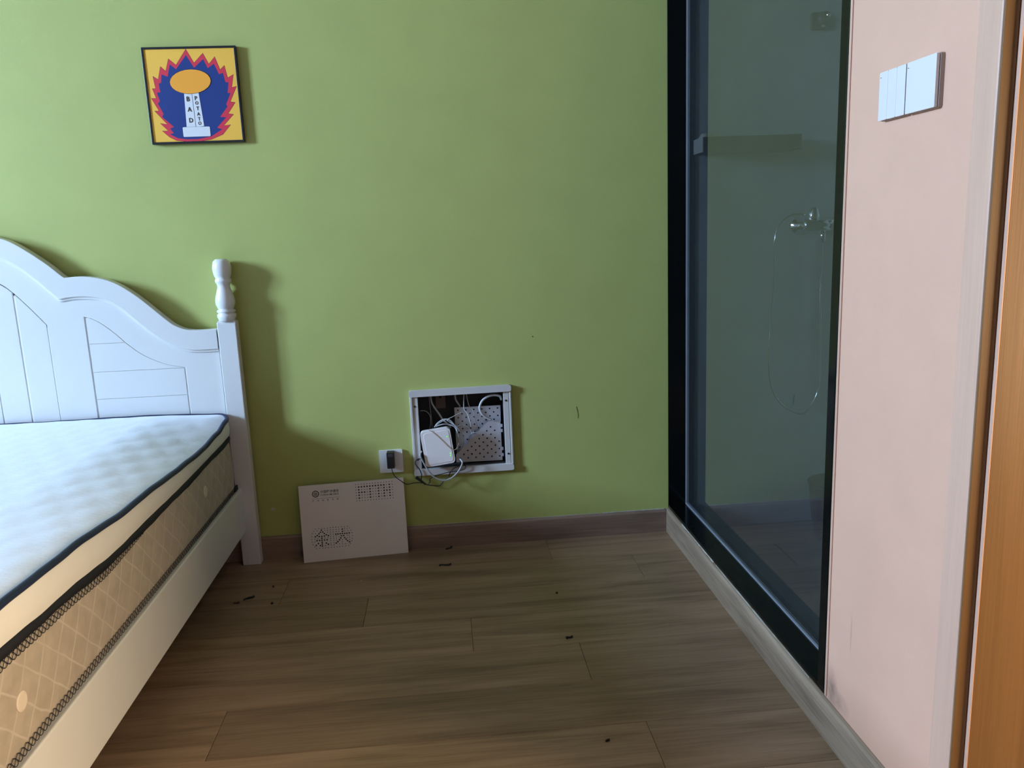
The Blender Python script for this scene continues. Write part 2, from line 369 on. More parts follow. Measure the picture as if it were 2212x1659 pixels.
BIG = [(0.0707, 0.1167), (0.0665, 0.1093), (0.0749, 0.1092), (0.0612, 0.1035), (0.0802, 0.103), (0.0545, 0.0977), (0.087, 0.0976), (0.0473, 0.094), (0.0942, 0.0936), (0.0614, 0.0936), (0.0706, 0.0931), (0.0797, 0.0934), (0.0701, 0.0861), (0.0519, 0.0789), (0.0614, 0.0787), (0.07, 0.0788), (0.0795, 0.0785), (0.0887, 0.0785), (0.07, 0.0714), (0.0562, 0.0674), (0.0702, 0.0643), (0.0847, 0.0666), (0.0483, 0.0613), (0.0918, 0.0616), (0.0632, 0.0591), (0.0701, 0.0569), (0.1457, 0.1131), (0.146, 0.1048), (0.1212, 0.0966), (0.1289, 0.0963), (0.1373, 0.0964), (0.1454, 0.0965), (0.1535, 0.0962), (0.1616, 0.0963), (0.1702, 0.0964), (0.1411, 0.0882), (0.1493, 0.0886), (0.138, 0.0807), (0.1524, 0.0805), (0.133, 0.0741), (0.157, 0.074), (0.127, 0.0677), (0.1623, 0.0678), (0.1206, 0.063), (0.1692, 0.063)]
SMALL = [(0.0497, 0.1225), (0.0615, 0.1233), (0.0723, 0.1227), (0.082, 0.1222), (0.0925, 0.1221), (0.1031, 0.1225), (0.1131, 0.1224), (0.1231, 0.1229), (0.1331, 0.1222), (0.1438, 0.1223), (0.1547, 0.1217), (0.1662, 0.1222), (0.0429, 0.1152), (0.0552, 0.1154), (0.0821, 0.1146), (0.0925, 0.1141), (0.103, 0.1145), (0.1125, 0.1135), (0.1234, 0.1139), (0.1334, 0.1138), (0.1548, 0.1141), (0.163, 0.1138), (0.1723, 0.1152), (0.0377, 0.1065), (0.0488, 0.1059), (0.0922, 0.1065), (0.1028, 0.1062), (0.1128, 0.1059), (0.1233, 0.1063), (0.1333, 0.1067), (0.1544, 0.1056), (0.1659, 0.1059), (0.1769, 0.1062), (0.1018, 0.0985), (0.1122, 0.0975), (0.1802, 0.0961), (0.0348, 0.0962), (0.1026, 0.0902), (0.1122, 0.0894), (0.1228, 0.0901), (0.1327, 0.0857), (0.1626, 0.0882), (0.1696, 0.0875), (0.1811, 0.0854), (0.033, 0.0855), (0.0447, 0.0856), (0.0554, 0.0866), (0.0811, 0.0861), (0.0918, 0.086), (0.1018, 0.0819), (0.1124, 0.082), (0.1226, 0.0816), (0.1619, 0.0792), (0.1707, 0.0803), (0.1799, 0.0752), (0.0349, 0.0754), (0.0443, 0.0748), (0.1018, 0.0744), (0.1122, 0.0735), (0.1227, 0.0737), (0.1435, 0.0735), (0.1696, 0.0713), (0.1774, 0.0658), (0.0376, 0.0653), (0.1021, 0.0653), (0.1125, 0.0652), (0.1435, 0.0654), (0.0811, 0.0575), (0.1017, 0.0575), (0.1124, 0.0574), (0.1327, 0.0584), (0.143, 0.0583), (0.1541, 0.0572), (0.1712, 0.056), (0.0429, 0.0557), (0.0483, 0.0495), (0.0601, 0.0494), (0.0709, 0.0486), (0.0809, 0.0485), (0.0916, 0.0489), (0.1022, 0.0489), (0.1125, 0.0488), (0.1225, 0.0486), (0.1325, 0.0485), (0.1428, 0.0491), (0.154, 0.0492), (0.1652, 0.0494)]

# ------------------------------------------------------------------ the room
H = 3.30; YR = -4.6
BX = (-0.945, -0.622, 0.312, 0.590)                                   # opening for the wiring box
struct(link('wall_back', prism([rect(XL, 0.0, 0.0, H), rect(BX[0], BX[1], BX[2], BX[3])], 0.0, 0.14), 'green'))
struct(link('wall_left', prism([rect(YR, 0.0, 0.0, H), rect(WIN['y0'], WIN['y1'], WIN['z0'], WIN['z1'])], XL-0.16, XL, axis='x'), 'plaster'))
GL = (-1.284, 0.0, 0.098, 2.42)                                       # glazed opening, y0 y1 z0 z1
DR = (-2.60, -1.7375, 0.0, 2.08)                                      # door opening
struct(link('wall_right', prism([[(YR, 0.0), (DR[0], 0.0), (DR[0], DR[3]), (DR[1], DR[3]), (DR[1], 0.0), (GL[0], 0.0), (GL[0], 0.0), (0.0, 0.0), (0.0, H), (YR, H)][:6]+[(0.0, 0.0), (0.0, H), (YR, H)],
      rect(GL[0], -0.0004, GL[2], GL[3])], 0.0, 0.10, axis='x'), 'pink'))
struct(link('wall_rear', B(XL, 0.0, YR-0.12, YR, 0.0, H), 'plaster'))
struct(link('ceiling', B(XL-0.16, 1.74, YR-0.12, 0.14, H, H+0.1), 'ceiling'))
# wet room behind the glass
struct(link('wall_bathroom_back', B(0.10, 1.42, 0.0, 0.12, -0.02, H), 'bath'))
struct(link('wall_bathroom_side', B(1.42, 1.54, -1.62, 0.0, -0.02, H), 'bath'))
struct(link('wall_bathroom_front', B(0.10, 1.74, -1.70, -1.62, -0.08, H), 'bath'))
struct(link('floor_bathroom', B(0.10, 1.42, -1.62, 0.0, -0.08, 0.0), 'bathfloor'))
# hallway beyond the open doorway, unseen and lit by the added area lamp
struct(link('floor_hallway', B(0.0, 1.60, -4.0, -1.70, -0.06, 0.0), 'skirt_x'))
struct(link('wall_hallway_far', B(1.60, 1.74, -4.0, -1.70, 0.0, H), 'plaster'))
struct(link('wall_hallway_near', B(0.10, 1.74, -4.10, -4.0, -0.06, H), 'plaster'))

floor = struct(link('floor', B(XL, 0.0, YR, 0.0, -0.06, -0.010), 'skirt_x'))
PW, PL, PY0 = 0.196, 1.22, -0.010
first = [-0.485, -0.197, -1.126, -0.795, -0.49, -1.43]
shared = {}
k = 0
while True:
    ya, yb = (0.0 if k == 0 else PY0-PW*k), max(PY0-PW*(k+1), YR)
    if ya <= YR+0.01: break
    j = first[k] if k < len(first) else -random.random()*PL
    xs = [0.0]; x = j
    while x > -0.02: x -= PL
    while x > XL+0.02: xs.append(x); x -= PL
    xs.append(XL)
    for xa, xb in zip(xs, xs[1:]):
        key = (round(xa-xb, 3), round(ya-yb, 3)); mid = ((xa+xb)/2, (ya+yb)/2, -0.005)
        if key in shared:
            o = bpy.data.objects.new('plank', shared[key]); place(o, mid, floor)
        else:
            o = link('plank', B(xb+0.0004, xa-0.0004, yb+0.0004, ya-0.0004, -0.010, 0.0), 'floor', floor); shared[key] = o.data
        o.modifiers.new('bevel', 'BEVEL').width = 0.0011; o.modifiers['bevel'].segments = 1
    k += 1

def skirting(name, mat, loop, a0, a1, axis):
    bm = bmesh.new()
    for s in (a0, a1):
        for u, z in loop: bm.verts.new((s, u, z) if axis == 'x' else (u, s, z))
    bm.verts.ensure_lookup_table(); n = len(loop)
    for i in range(n): bm.faces.new([bm.verts[i], bm.verts[(i+1) % n], bm.verts[n+(i+1) % n], bm.verts[n+i]])
    bm.faces.new(bm.verts[:n]); bm.faces.new(bm.verts[n:][::-1])
    return struct(link(name, bm, mat))
bb = skirting('baseboard_back', 'skirt_x', [(-0.012, 0.0), (-0.012, 0.080), (-0.009, 0.086), (-0.004, 0.088), (0.0, 0.088), (0.0, 0.0)], XL, -0.0125, 'x')
br = skirting('baseboard_right', 'skirt_y', [(-0.0125, 0.0), (-0.0115, 0.082), (-0.008, 0.090), (-0.003, 0.092), (0.0, 0.092), (0.0, 0.0)], -1.7365, 0.0, 'y')
skirting('baseboard_left', 'skirt_y', [(XL, 0.0), (XL, 0.088), (XL+0.008, 0.086), (XL+0.012, 0.080), (XL+0.012, 0.0)], YR, -0.0125, 'y')
# flaking putty above the boards
def putty(parent, pts, w):
    bm = bmesh.new(); rings = []
    for p in pts:
        p = Vector(p); s = w*(0.3+random.random()); rings.append([bm.verts.new(p+Vector(d)*s) for d in ((-0.6, -0.6, -0.5), (-0.6, -0.6, 0.5), (0.6, 0.6, 0.5), (0.6, 0.6, -0.5))])
    for A, C in zip(rings, rings[1:]):
        for i in range(4): bm.faces.new((A[i], A[(i+1) % 4], C[(i+1) % 4], C[i]))
    bm.faces.new(rings[0]); bm.faces.new(rings[-1][::-1])
    o = link('putty_line', bm, 'putty', parent); return o
putty(bb, [(-0.26+i*0.009, -0.001, 0.0895) for i in range(28)], 0.0030)
putty(bb, [(-1.42+i*0.05, -0.0005, 0.089) for i in range(24)], 0.0012)
putty(br, [(-0.002, -0.18-i*0.012, 0.0935) for i in range(30)], 0.0028)
putty(br, [(-0.003, -0.55-i*0.02, 0.0935) for i in range(34)], 0.0018)

# ---- the glazed partition: black frame, smoked pane set back in it
win = bpy.data.objects.new('window_1', None); place(win, (0.04, -0.64, GL[2])); struct(win); win['label'] = 'tall smoked glass pane in a black frame beside the green wall'
GX = 0.072
link('frame_sill', B(-0.002, 0.100, GL[0], 0.0, GL[2]-0.004, 0.1055), 'black_frame', win, bevel=0.0012)
link('frame_jamb', B(-0.001, 0.100, -0.0045, -0.0004, 0.1055, GL[3]), 'black_frame', win)
link('frame_jamb', B(-0.004, 0.100, GL[0], GL[0]+0.034, 0.1055, GL[3]), 'black_frame', win, bevel=0.002)
link('frame_head', B(-0.002, 0.100, GL[0], 0.0, GL[3]-0.03, GL[3]), 'black_frame', win)
link('glass_pane', B(GX, GX+0.008, GL[0]+0.034, -0.0045, 0.1055, GL[3]-0.03), 'smoked', win)
link('glazing_bead', B(GX-0.006, GX-0.0005, GL[0]+0.034, -0.0045, 0.1055, 0.1105), 'bead', win)
link('glazing_bead', B(GX-0.006, GX-0.0005, -0.0075, -0.0045, 0.1105, GL[3]-0.03), 'bead', win)
struct(link('trim_1', B(-0.003, 0.0, GL[0]-0.0085, GL[0]-0.0005, 0.096, 2.44), 'casing', bevel=0.001))

# ---- open doorway at the right edge: pale casing, deep orange lining
door = bpy.data.objects.new('door_1', None); place(door, (0.0, -2.17, 0.0)); struct(door); door['label'] = 'open doorway with pale casing and orange wood lining'
link('casing', prism([[(-1.683, 0.0), (-1.737, 0.0), (-1.737, 2.14), (-1.683, 2.14)]], -0.010, -0.0002, axis='x'), 'casing', door, bevel=0.003)
link('casing', B(-0.010, -0.0002, -2.655, -2.601, 0.0, 2.14), 'casing', door, bevel=0.003)
link('casing', B(-0.010, -0.0002, -2.601, -1.737, 2.082, 2.14), 'casing', door, bevel=0.003)
for s, yj in ((1, -1.7376), (-1, -2.5999)):
    link('lining_edge', B(-0.009, 0.0125, min(yj, yj-s*0.003), max(yj, yj-s*0.003), 0.0, 2.08), 'orange_wood', door, bevel=0.0006)
    ln = link('lining', B(0.0165, 0.24, min(yj, yj-s*0.009), max(yj, yj-s*0.009), 0.0, 2.08), 'orange_wood', door, bevel=0.001)
    link('edge_strip', B(0.0145, 0.0165, min(yj, yj-s*0.0095), max(yj, yj-s*0.0095), 0.0, 2.08), 'casing', ln)
link('lining', B(0.0125, 0.10, -2.591, -1.7466, 2.068, 2.0798), 'orange_wood', door)

# ---- daylight window in the left wall
w2 = bpy.data.objects.new('window_2', None); place(w2, (XL-0.06, (WIN['y0']+WIN['y1'])/2, WIN['z0'])); struct(w2); w2['label'] = 'white framed daylight window in the wall past the bed'
ya, yb, za, zb = WIN['y0'], WIN['y1'], WIN['z0'], WIN['z1']
link('window_frame', prism([rect(ya, yb, za, zb), rect(ya+0.05, yb-0.05, za+0.05, zb-0.05)], XL-0.09, XL-0.04, axis='x'), 'white_plastic', w2, bevel=0.003)
link('mullion', B(XL-0.085, XL-0.045, (ya+yb)/2-0.025, (ya+yb)/2+0.025, za+0.05, zb-0.05), 'white_plastic', w2)
for a, b in ((ya+0.05, (ya+yb)/2-0.025), ((ya+yb)/2+0.025, yb-0.05)):
    link('pane', B(XL-0.068, XL-0.062, a, b, za+0.05, zb-0.05), 'clear', w2)
link('window_sill', B(XL-0.04, XL+0.05, ya-0.04, yb+0.04, za-0.03, za), 'white_plastic', w2, bevel=0.004)

# ------------------------------------------------------------------ bed
def cz(x, z, k=1.0125): return (-0.8218+(x+0.8218)*k, 1.1692+(z-1.1692)*k)
XC = cz(-2.492, 1)[0]
def mir(pts): return [(2*XC-x, z) for x, z in pts]
bed = thing('bed', (XC, -1.05, 0.0), 'white lacquered wooden bed with a scalloped arched headboard and turned finials', 'bed')
outer = [cz(*p) for p in [(-2.49, 1.246), (-2.42, 1.243), (-2.34, 1.233), (-2.272, 1.214), (-2.235, 1.199), (-2.182, 1.163), (-2.129, 1.12), (-2.095, 1.087), (-2.082, 1.076), (-2.048, 1.078), (-2.009, 1.076), (-1.959, 1.066), (-1.917, 1.048), (-1.88, 1.023), (-1.843, 0.992), (-1.807, 0.957), (-1.771, 0.922), (-1.745, 0.900), (-1.71, 0.884), (-1.669, 0.879), (-1.609, 0.880)]]
mould = [cz(*p) for p in [(-2.49, 1.185), (-2.42, 1.182), (-2.35, 1.172), (-2.281, 1.151), (-2.228, 1.121), (-2.176, 1.074), (-2.131, 1.027), (-2.11, 1.005), (-2.066, 1.011), (-2.01, 1.009), (-1.963, 0.998), (-1.919, 0.971), (-1.876, 0.929), (-1.829, 0.883), (-1.784, 0.847), (-1.725, 0.818), (-1.677, 0.811), (-1.609, 0.811)]]
def fine2(pts, sub=5): return [(p.x, p.y) for p in smooth_path([(a, b, 0) for a, b in pts], sub)]
def curve(pts, cusp):                                               # smooth on both sides of the scallop's cusp
    a = fine2(pts[:cusp+1]); b = fine2(pts[cusp:]); return a[:-1]+b
oc, mc = curve(outer, 8), curve(mould, 7)
arch = [cz(*p) for p in [(-2.49, 1.112), (-2.42, 1.107), (-2.353, 1.092), (-2.295, 1.065), (-2.263, 1.039), (-2.226, 0.998), (-2.193, 0.957), (-2.165, 0.921)]]
ac = fine2(arch, 4)
gz0 = 0.34
centre_hole = ac + [(ac[-1][0], gz0)] + mir([(ac[-1][0], gz0)]) + mir(ac)[::-1][:-1]
sc = fine2([cz(*p) for p in [(-2.041, 0.942), (-2.012, 0.934), (-1.979, 0.911), (-1.943, 0.878), (-1.911, 0.844), (-1.87, 0.808), (-1.828, 0.783), (-1.781, 0.763), (-1.7285, 0.752)]], 4)
side_hole = sc + [(sc[-1][0], gz0), (sc[0][0], gz0)]
YB, YF = -0.0145, -0.0410
full_outer = oc + [(oc[-1][0], 0.28)] + mir([(oc[-1][0], 0.28)]) + mir(oc)[::-1][:-1]
hb = link('headboard', prism([full_outer, centre_hole, side_hole, mir(side_hole)], YF, YB), 'white_lacquer', bed, bevel=0.0018, angle=50)
link('backing', B(2*XC-oc[-1][0], oc[-1][0], YB-0.0005, -0.0130, 0.32, 0.86), 'white_lacquer', hb)
link('backing', prism([[(x, z-0.012) for x, z in ac]+[(ac[-1][0]+0.01, 0.33), (2*XC-ac[-1][0]-0.01, 0.33)]+[(x, z-0.012) for x, z in mir(ac)[::-1][:-1]]], -0.0383, -0.026), 'white_lacquer', hb)
for f in (lambda p: p, mir):
    link('backing', prism([f([(sc[0][0]-0.01, 0.33), (sc[-1][0]+0.01, 0.33), (sc[-1][0]+0.01, 0.74)]+sc[::-1])], -0.0374, -0.026), 'white_lacquer', hb)
link('crest_rail', prism([oc+mc[::-1]+mir(mc)[1:]+mir(oc)[::-1][:-1]], -0.0515, YF+0.0005), 'white_lacquer', hb, bevel=0.0045, angle=50, segs=3)
cove = [(x, z+0.004) for x, z in mc] + [(x, z-0.009) for x, z in mc][::-1]
link('cove_moulding', prism([cove], -0.0458, YF+0.0005), 'white_lacquer', hb, bevel=0.0022, angle=50)
link('cove_moulding', prism([mir(cove)], -0.0458, YF+0.0005), 'white_lacquer', hb, bevel=0.0022, angle=50)
# tongue-and-groove boards of the middle field
def zarch(x):
    x = x if x > XC else 2*XC-x
    for (xa, za_), (xb_, zb_) in zip(ac, ac[1:]):
        if xa <= x <= xb_: return za_+(zb_-za_)*(x-xa)/(xb_-xa)
    return ac[-1][1]
G = 0.0030
half = ac[-1][0]-XC; nb = 7; wb = 2*half/nb
for i in range(nb):
    a = XC-half+i*wb+G; b = a+wb-2*G
    tops = [(a+(b-a)*t/6, zarch(a+(b-a)*t/6)-G*1.3) for t in range(7)]
    link('board', prism([[(a, gz0)]+[(b, gz0)]+tops[::-1]], -0.0398, -0.0300), 'white_lacquer', hb, bevel=0.0014, angle=50)
def xcurve(z):
    if z <= sc[-1][1]: return sc[-1][0]
    for (xa, za_), (xb_, zb_) in zip(sc, sc[1:]):
        if zb_ <= z <= za_: return xa+(xb_-xa)*(za_-z)/max(za_-zb_, 1e-6)
    return sc[0][0]
rows = [gz0, 0.461, 0.5545, 0.6487, 0.7449, 0.844, sc[0][1]]
for a, b in zip(rows, rows[1:]):
    z0_, z1_ = a+0.0007, b-0.0007-(0.004 if b == rows[-1] else 0)
    pts = [(sc[0][0]+G*1.3, z0_)] + [(xcurve(z0_+(z1_-z0_)*t/8)-G*1.5, z0_+(z1_-z0_)*t/8) for t in range(9)] + [(sc[0][0]+G*1.3, z1_)]
    if pts[-2][0] <= pts[-1][0]+0.001: pts = pts[:-1]
    for f in (lambda p: p, mir):
        link('board', prism([f(pts)], -0.0398, -0.0300), 'white_lacquer', hb, bevel=0.0006, angle=50)

fin = [(0.0185, 0.2135), (0.0275, 0.205), (0.0312, 0.188), (0.0315, 0.176), (0.0285, 0.158), (0.0238, 0.147), (0.0268, 0.143), (0.0272, 0.138), (0.0262, 0.134), (0.0222, 0.128), (0.0208, 0.118), (0.0262, 0.100), (0.0312, 0.083), (0.0332, 0.070), (0.0325, 0.058), (0.0270, 0.044), (0.0245, 0.041), (0.0312, 0.037), (0.0315, 0.031), (0.0262, 0.0275), (0.0312, 0.0235), (0.0322, 0.016), (0.0305, 0.010), (0.0285, 0.007), (0.0285, 0.0)][::-1]
for s in (1, -1):
    px = -1.5815 if s > 0 else 2*XC+1.5815
    p = link('post', B(px-0.0325, px+0.0325, -0.0535, -0.0135, 0.0, 0.897), 'white_lacquer', bed, bevel=0.003)
    cap = bmesh.new(); a, b_ = 0.0325, 0.020
    lo = [cap.verts.new((px+sx*a, -0.0335+sy*b_, 0.8965)) for sx, sy in ((-1, -1), (1, -1), (1, 1), (-1, 1))]
    hi = [cap.verts.new((px+sx*a*0.86, -0.0335+sy*b_*0.8, 0.9035)) for sx, sy in ((-1, -1), (1, -1), (1, 1), (-1, 1))]
    for i in range(4): cap.faces.new((lo[i], lo[(i+1) % 4], hi[(i+1) % 4], hi[i]))
    cap.faces.new(hi); cap.faces.new(lo[::-1])
    link('post_cap', cap, 'white_lacquer', p, bevel=0.001)
    link('finial', lathe(fin, (px, -0.0335, 0.9020), 36), 'white_lacquer', p, smooth=True)
    q0, q1 = (px-0.030, px-0.0075) if s > 0 else (px+0.0075, px+0.030)
    link('side_rail', B(q0, q1, -2.06, -0.0530, 0.134, 0.2965), 'white_lacquer', bed, bevel=0.004, segs=3)
    f = link('post', B(px-0.0325, px+0.0325, -2.125, -2.06, 0.0, 0.60), 'white_lacquer', bed, bevel=0.003)
    link('finial', lathe([(r*0.9, h*0.5) for r, h in fin], (px, -2.0925, 0.5995), 24), 'white_lacquer', f, smooth=True)
link('footboard', B(2*XC+1.614, -1.614, -2.105, -2.078, 0.16, 0.50), 'white_lacquer', bed, bevel=0.004)
for i in range(9):
    y = -0.12-0.235*i; link('slat', B(2*XC+1.62, -1.62, y-0.035, y+0.035, 0.180, 0.198), 'skirt_x', bed)

# ------------------------------------------------------------------ mattress
MX0, MX1, MY0, MY1, MR = 2*XC+1.603, -1.603, -2.045, -0.0570, 0.05
mat_ = thing('mattress', (XC, (MY0+MY1)/2, 0.196), 'thick pillow-top mattress, white quilted top, navy piping and beige sides', 'mattress')
TOPT = [(-1.75, 0.583), (-1.55, 0.582), (-1.31, 0.574), (-0.96, 0.556), (-0.62, 0.543), (-0.40, 0.538), (-0.22, 0.545), (-0.12, 0.560), (-0.057, 0.572)]
LOWT = [(-1.70, 0.503), (-1.58, 0.502), (-1.38, 0.495), (-1.10, 0.480), (-0.66, 0.482), (-0.24, 0.490), (-0.057, 0.496)]
def ztop(x, y):
    w = min(1, max(0, (x-MX1+0.25)/0.25)); w = w*w*(3-2*w)
    return 0.578*(1-w)+interp(TOPT, y)*w
def zlow(x, y):
    w = min(1, max(0, (x-MX1+0.25)/0.25)); return 0.490*(1-w)+interp(LOWT, y)*w
def perimeter(inset=0.0, step=0.02):
    x0, x1, y0, y1, r = MX0+inset, MX1-inset, MY0+inset, MY1-inset, max(MR-inset, 0.01)
    pts = []
    def seg(a, b):
        n = max(2, int(math.dist(a, b)/step))
        return [(a[0]+(b[0]-a[0])*i/n, a[1]+(b[1]-a[1])*i/n) for i in range(n)]
    def arc(cx, cy, t0): return [(cx+r*math.cos(t0+i*math.pi/16), cy+r*math.sin(t0+i*math.pi/16)) for i in range(8)]
    pts += seg((x1, y0+r), (x1, y1-r)) + arc(x1-r, y1-r, 0) + seg((x1-r, y1), (x0+r, y1)) + arc(x0+r, y1-r, math.pi/2)
    pts += seg((x0, y1-r), (x0, y0+r)) + arc(x0+r, y0+r, math.pi) + seg((x0+r, y0), (x1-r, y0)) + arc(x1-r, y0+r, 1.5*math.pi)
    return pts
P0 = perimeter(); NP = len(P0)
def outward(i):
    a, b = Vector(P0[i-1]), Vector(P0[(i+1) % NP]); t = (b-a).normalized(); return Vector((t.y, -t.x))
NRM = [outward(i) for i in range(NP)]
def loft(rows_):
    bm = bmesh.new(); rings = []
    for fz, o in rows_:
        rings.append([bm.verts.new((P0[i][0]+NRM[i].x*o, P0[i][1]+NRM[i].y*o, fz(*P0[i]))) for i in range(NP)])
    for A, C in zip(rings, rings[1:]):
        for i in range(NP): bm.faces.new((A[i], A[(i+1) % NP], C[(i+1) % NP], C[i]))
    return bm, rings
zl, zt = zlow, ztop
bm, rg = loft([(lambda x, y: 0.1985, -0.03), (lambda x, y: 0.203, -0.016), (lambda x, y: 0.22, -0.0115), (lambda x, y: 0.290, -0.0110), (lambda x, y: 0.2975, -0.004)] + [((lambda t: (lambda x, y: 0.300+(zl(x, y)-0.306)*t))(t/8), 0.004*math.sin(math.pi*t/8)) for t in range(9)] + [(lambda x, y: zl(x, y)-0.002, -0.008)])
bm.faces.new(rg[0][::-1]); link('mattress_body', bm, 'quilt_side', mat_, smooth=True)
bm, rg = loft([(lambda x, y: zl(x, y), -0.010)] + [((lambda t: (lambda x, y: zl(x, y)+0.004+(zt(x, y)-zl(x, y)-0.008)*t))(t/8), 0.001+0.006*math.sin(math.pi*t/8)) for t in range(9)] + [(lambda x, y: zt(x, y)-0.001, -0.008)])
link('pillow_top_border', bm, 'cream_cloth', mat_, smooth=True)
bm = bmesh.new()
tube(bm, [(P0[i][0]+NRM[i].x*0.001, P0[i][1]+NRM[i].y*0.001, zt(*P0[i])+0.0005*math.sin(i*0.9)+0.0012*math.sin(i*0.23)) for i in range(NP)], 0.0078, 8, closed=True)
link('piping', bm, 'navy', mat_, smooth=True)
bm = bmesh.new(); rings = []
for i in range(NP):
    w = 0.0105+0.0012*math.sin(i*0.37); z = zl(*P0[i])+0.0006*math.sin(i*1.3); ring = []
    for o, dz in ((-0.004, -1), (0.003, -1), (0.0055, 0), (0.003, 1), (-0.004, 1)):
        ring.append(bm.verts.new((P0[i][0]+NRM[i].x*o, P0[i][1]+NRM[i].y*o, z+dz*w)))
    rings.append(ring)
for i in range(NP):
    A, C = rings[i], rings[(i+1) % NP]
    for k in range(5): bm.faces.new((A[k], A[(k+1) % 5], C[(k+1) % 5], C[k]))
link('border_tape', bm, 'black_tape', mat_, smooth=True)
# woven diamond mesh edging: four braided strands
def netting(z_of, y0, y1, half_h):
    bm = bmesh.new(); n = int((y1-y0)/0.0022)
    for ph in range(3):
        pts = []
        for i in range(n+1):
            y = y0+(y1-y0)*i/n; t = ((y/0.0441)+ph/3) % 1.0; tri = math.sin(2*math.pi*t)
            zc = z_of(y)+half_h*tri; pts.append((MX1+0.0030+0.0025*math.sin(math.pi*min(1, max(0, (zc-0.30)/max(0.05, zl(MX1, y)-0.30)))), y, zc))
        tube(bm, pts, 0.0008, 4)
    return bm
e = link('mesh_edging', netting(lambda y: 0.3075, -1.98, -0.10, 0.0095), 'black_tape', mat_); e['kind'] = 'stuff'
e = link('mesh_edging', netting(lambda y: zl(MX1, y)-0.0185+max(0, (y+1.18)*0.06), -1.98, -0.93, 0.0085), 'black_tape', mat_); e['kind'] = 'stuff'
link('edging_end', B(MX1-0.002, MX1+0.004, -0.102, -0.064, 0.298, 0.314), 'black_tape', mat_)
for y, z in ((-1.542, 0.3945), (-0.427, 0.409), (-0.985, 0.402)) [:2]:
    link('vent_button', lathe([(0.018, 0.0), (0.018, 0.0022), (0.014, 0.0034)], (MX1+0.003, y, z), 24, axis='x'), 'vent', mat_, smooth=False, bevel=0.0005)
# quilted top
bm = bmesh.new(); NX, NY = 150, 165; grid = []
X0, X1, Y0, Y1, RR = MX0+0.004, MX1-0.004, MY0+0.004, MY1-0.004, MR-0.004
for iy in range(NY+1):
    row = []
    for ix in range(NX+1):
        tx, ty = ix/NX, iy/NY; x, y = X0+(X1-X0)*tx, Y0+(Y1-Y0)*ty
        cx, cy = min(max(x, X0+RR), X1-RR), min(max(y, Y0+RR), Y1-RR); dx, dy = x-cx, y-cy
        if dx and dy:
            m_ = max(abs(dx), abs(dy)); d_ = math.hypot(dx, dy); x, y = cx+dx*m_/d_, cy+dy*m_/d_; dd = RR-m_
        else:
            dd = min(x-X0, X1-x, y-Y0, Y1-y)
        u, v = (x*0.9+y*0.55)/0.085, (x*0.9-y*0.55)/0.085
        q = abs(math.sin(math.pi*u))*abs(math.sin(math.pi*v))
        z = ztop(x, y)+0.003+0.016*(1-math.exp(-max(dd, 0)/0.05))+0.0016*q*(1-math.exp(-max(dd, 0)/0.03))
        row.append(bm.verts.new((x, y, z)))
    grid.append(row)
for iy in range(NY):
    for ix in range(NX): bm.faces.new((grid[iy][ix], grid[iy][ix+1], grid[iy+1][ix+1], grid[iy+1][ix]))
link('top_panel', bm, 'top_cloth', mat_, smooth=True)

# ------------------------------------------------------------------ framed print
pic = thing('framed_print', (-1.6165, -0.011, 1.504), 'square black-framed cartoon poster with red and blue flames on the green wall', 'picture')
PX0, PX1, PZ0, PZ1 = -1.7705, -1.4660, 1.5030, 1.8105
link('frame', prism([rect(PX0, PX1, PZ0, PZ1), rect(PX0+0.0068, PX1-0.0068, PZ0+0.0068, PZ1-0.0068)], -0.0150, -0.0006), 'black_plastic', pic, bevel=0.001)
pr = link('print', B(PX0+0.006, PX1-0.006, -0.0120, -0.0080, PZ0+0.006, PZ1-0.006), 'print_yellow', pic)
def grow(pts, d):
    out = []; n = len(pts); area = sum(pts[i][0]*pts[(i+1) % n][1]-pts[(i+1) % n][0]*pts[i][1] for i in range(n)); sg = 1 if area > 0 else -1
    for i in range(n):
        a, b, c = Vector(pts[i-1]), Vector(pts[i]), Vector(pts[(i+1) % n])
        n1 = Vector(((b-a).y, -(b-a).x)).normalized(); n2 = Vector(((c-b).y, -(c-b).x)).normalized(); m_ = n1+n2
        m_ = m_/max(m_.length_squared*0.5, 0.35) if m_.length > 1e-6 else n1
        out.append((b.x+sg*d*m_.x, b.y+sg*d*m_.y))
    return out
lay = [0]
def printed(name, pts, mat, outline=0.0):
    if outline:
        lay[0] += 1; link(name+'_outline', prism([grow(pts, outline)], -0.0120-0.00012*lay[0], -0.0118), 'print_black', pr)
    lay[0] += 1; return link(name, prism([pts], -0.0120-0.00012*lay[0], -0.0118), mat, pr)
printed('flame', FLAME, 'print_red', 0.0008)
printed('flame_core', INNER, 'print_blue')
printed('pillar', [(-1.6482, 1.672), (-1.624, 1.672), (-1.6225, 1.5554), (-1.6521, 1.5551)][::-1], 'print_white', 0.0005)
printed('pillar', [(-1.6225, 1.672), (-1.6015, 1.672), (-1.5944, 1.5581), (-1.6208, 1.5554)][::-1], 'print_white', 0.0005)
printed('pedestal', rrect(-1.6656, -1.5765, 1.5245, 1.5560, 0.0030, 3), 'print_white', 0.0006)
printed('oval', OVAL, 'print_orange', 0.0009)
yl = -0.0120-0.00012*(lay[0]+1)
for ch, x, z, s in [('B', -1.6378, 1.645, .0215), ('A', -1.6362, 1.6115, .0205), ('D', -1.6355, 1.5767, .0205), ('P', -1.6120, 1.6467, .0185), ('O', -1.6105, 1.6317, .0140), ('T', -1.6093, 1.6143, .0165), ('A', -1.6086, 1.5964, .0155), ('T', -1.6080, 1.5806, .0150), ('O', -1.6078, 1.5667, .0140)]:
    link('letter', text_bm(ch, s, lambda a, b, d, x=x, z=z: (x+a*0.92, yl, z+b), bold=0.0003), 'print_black', pr)

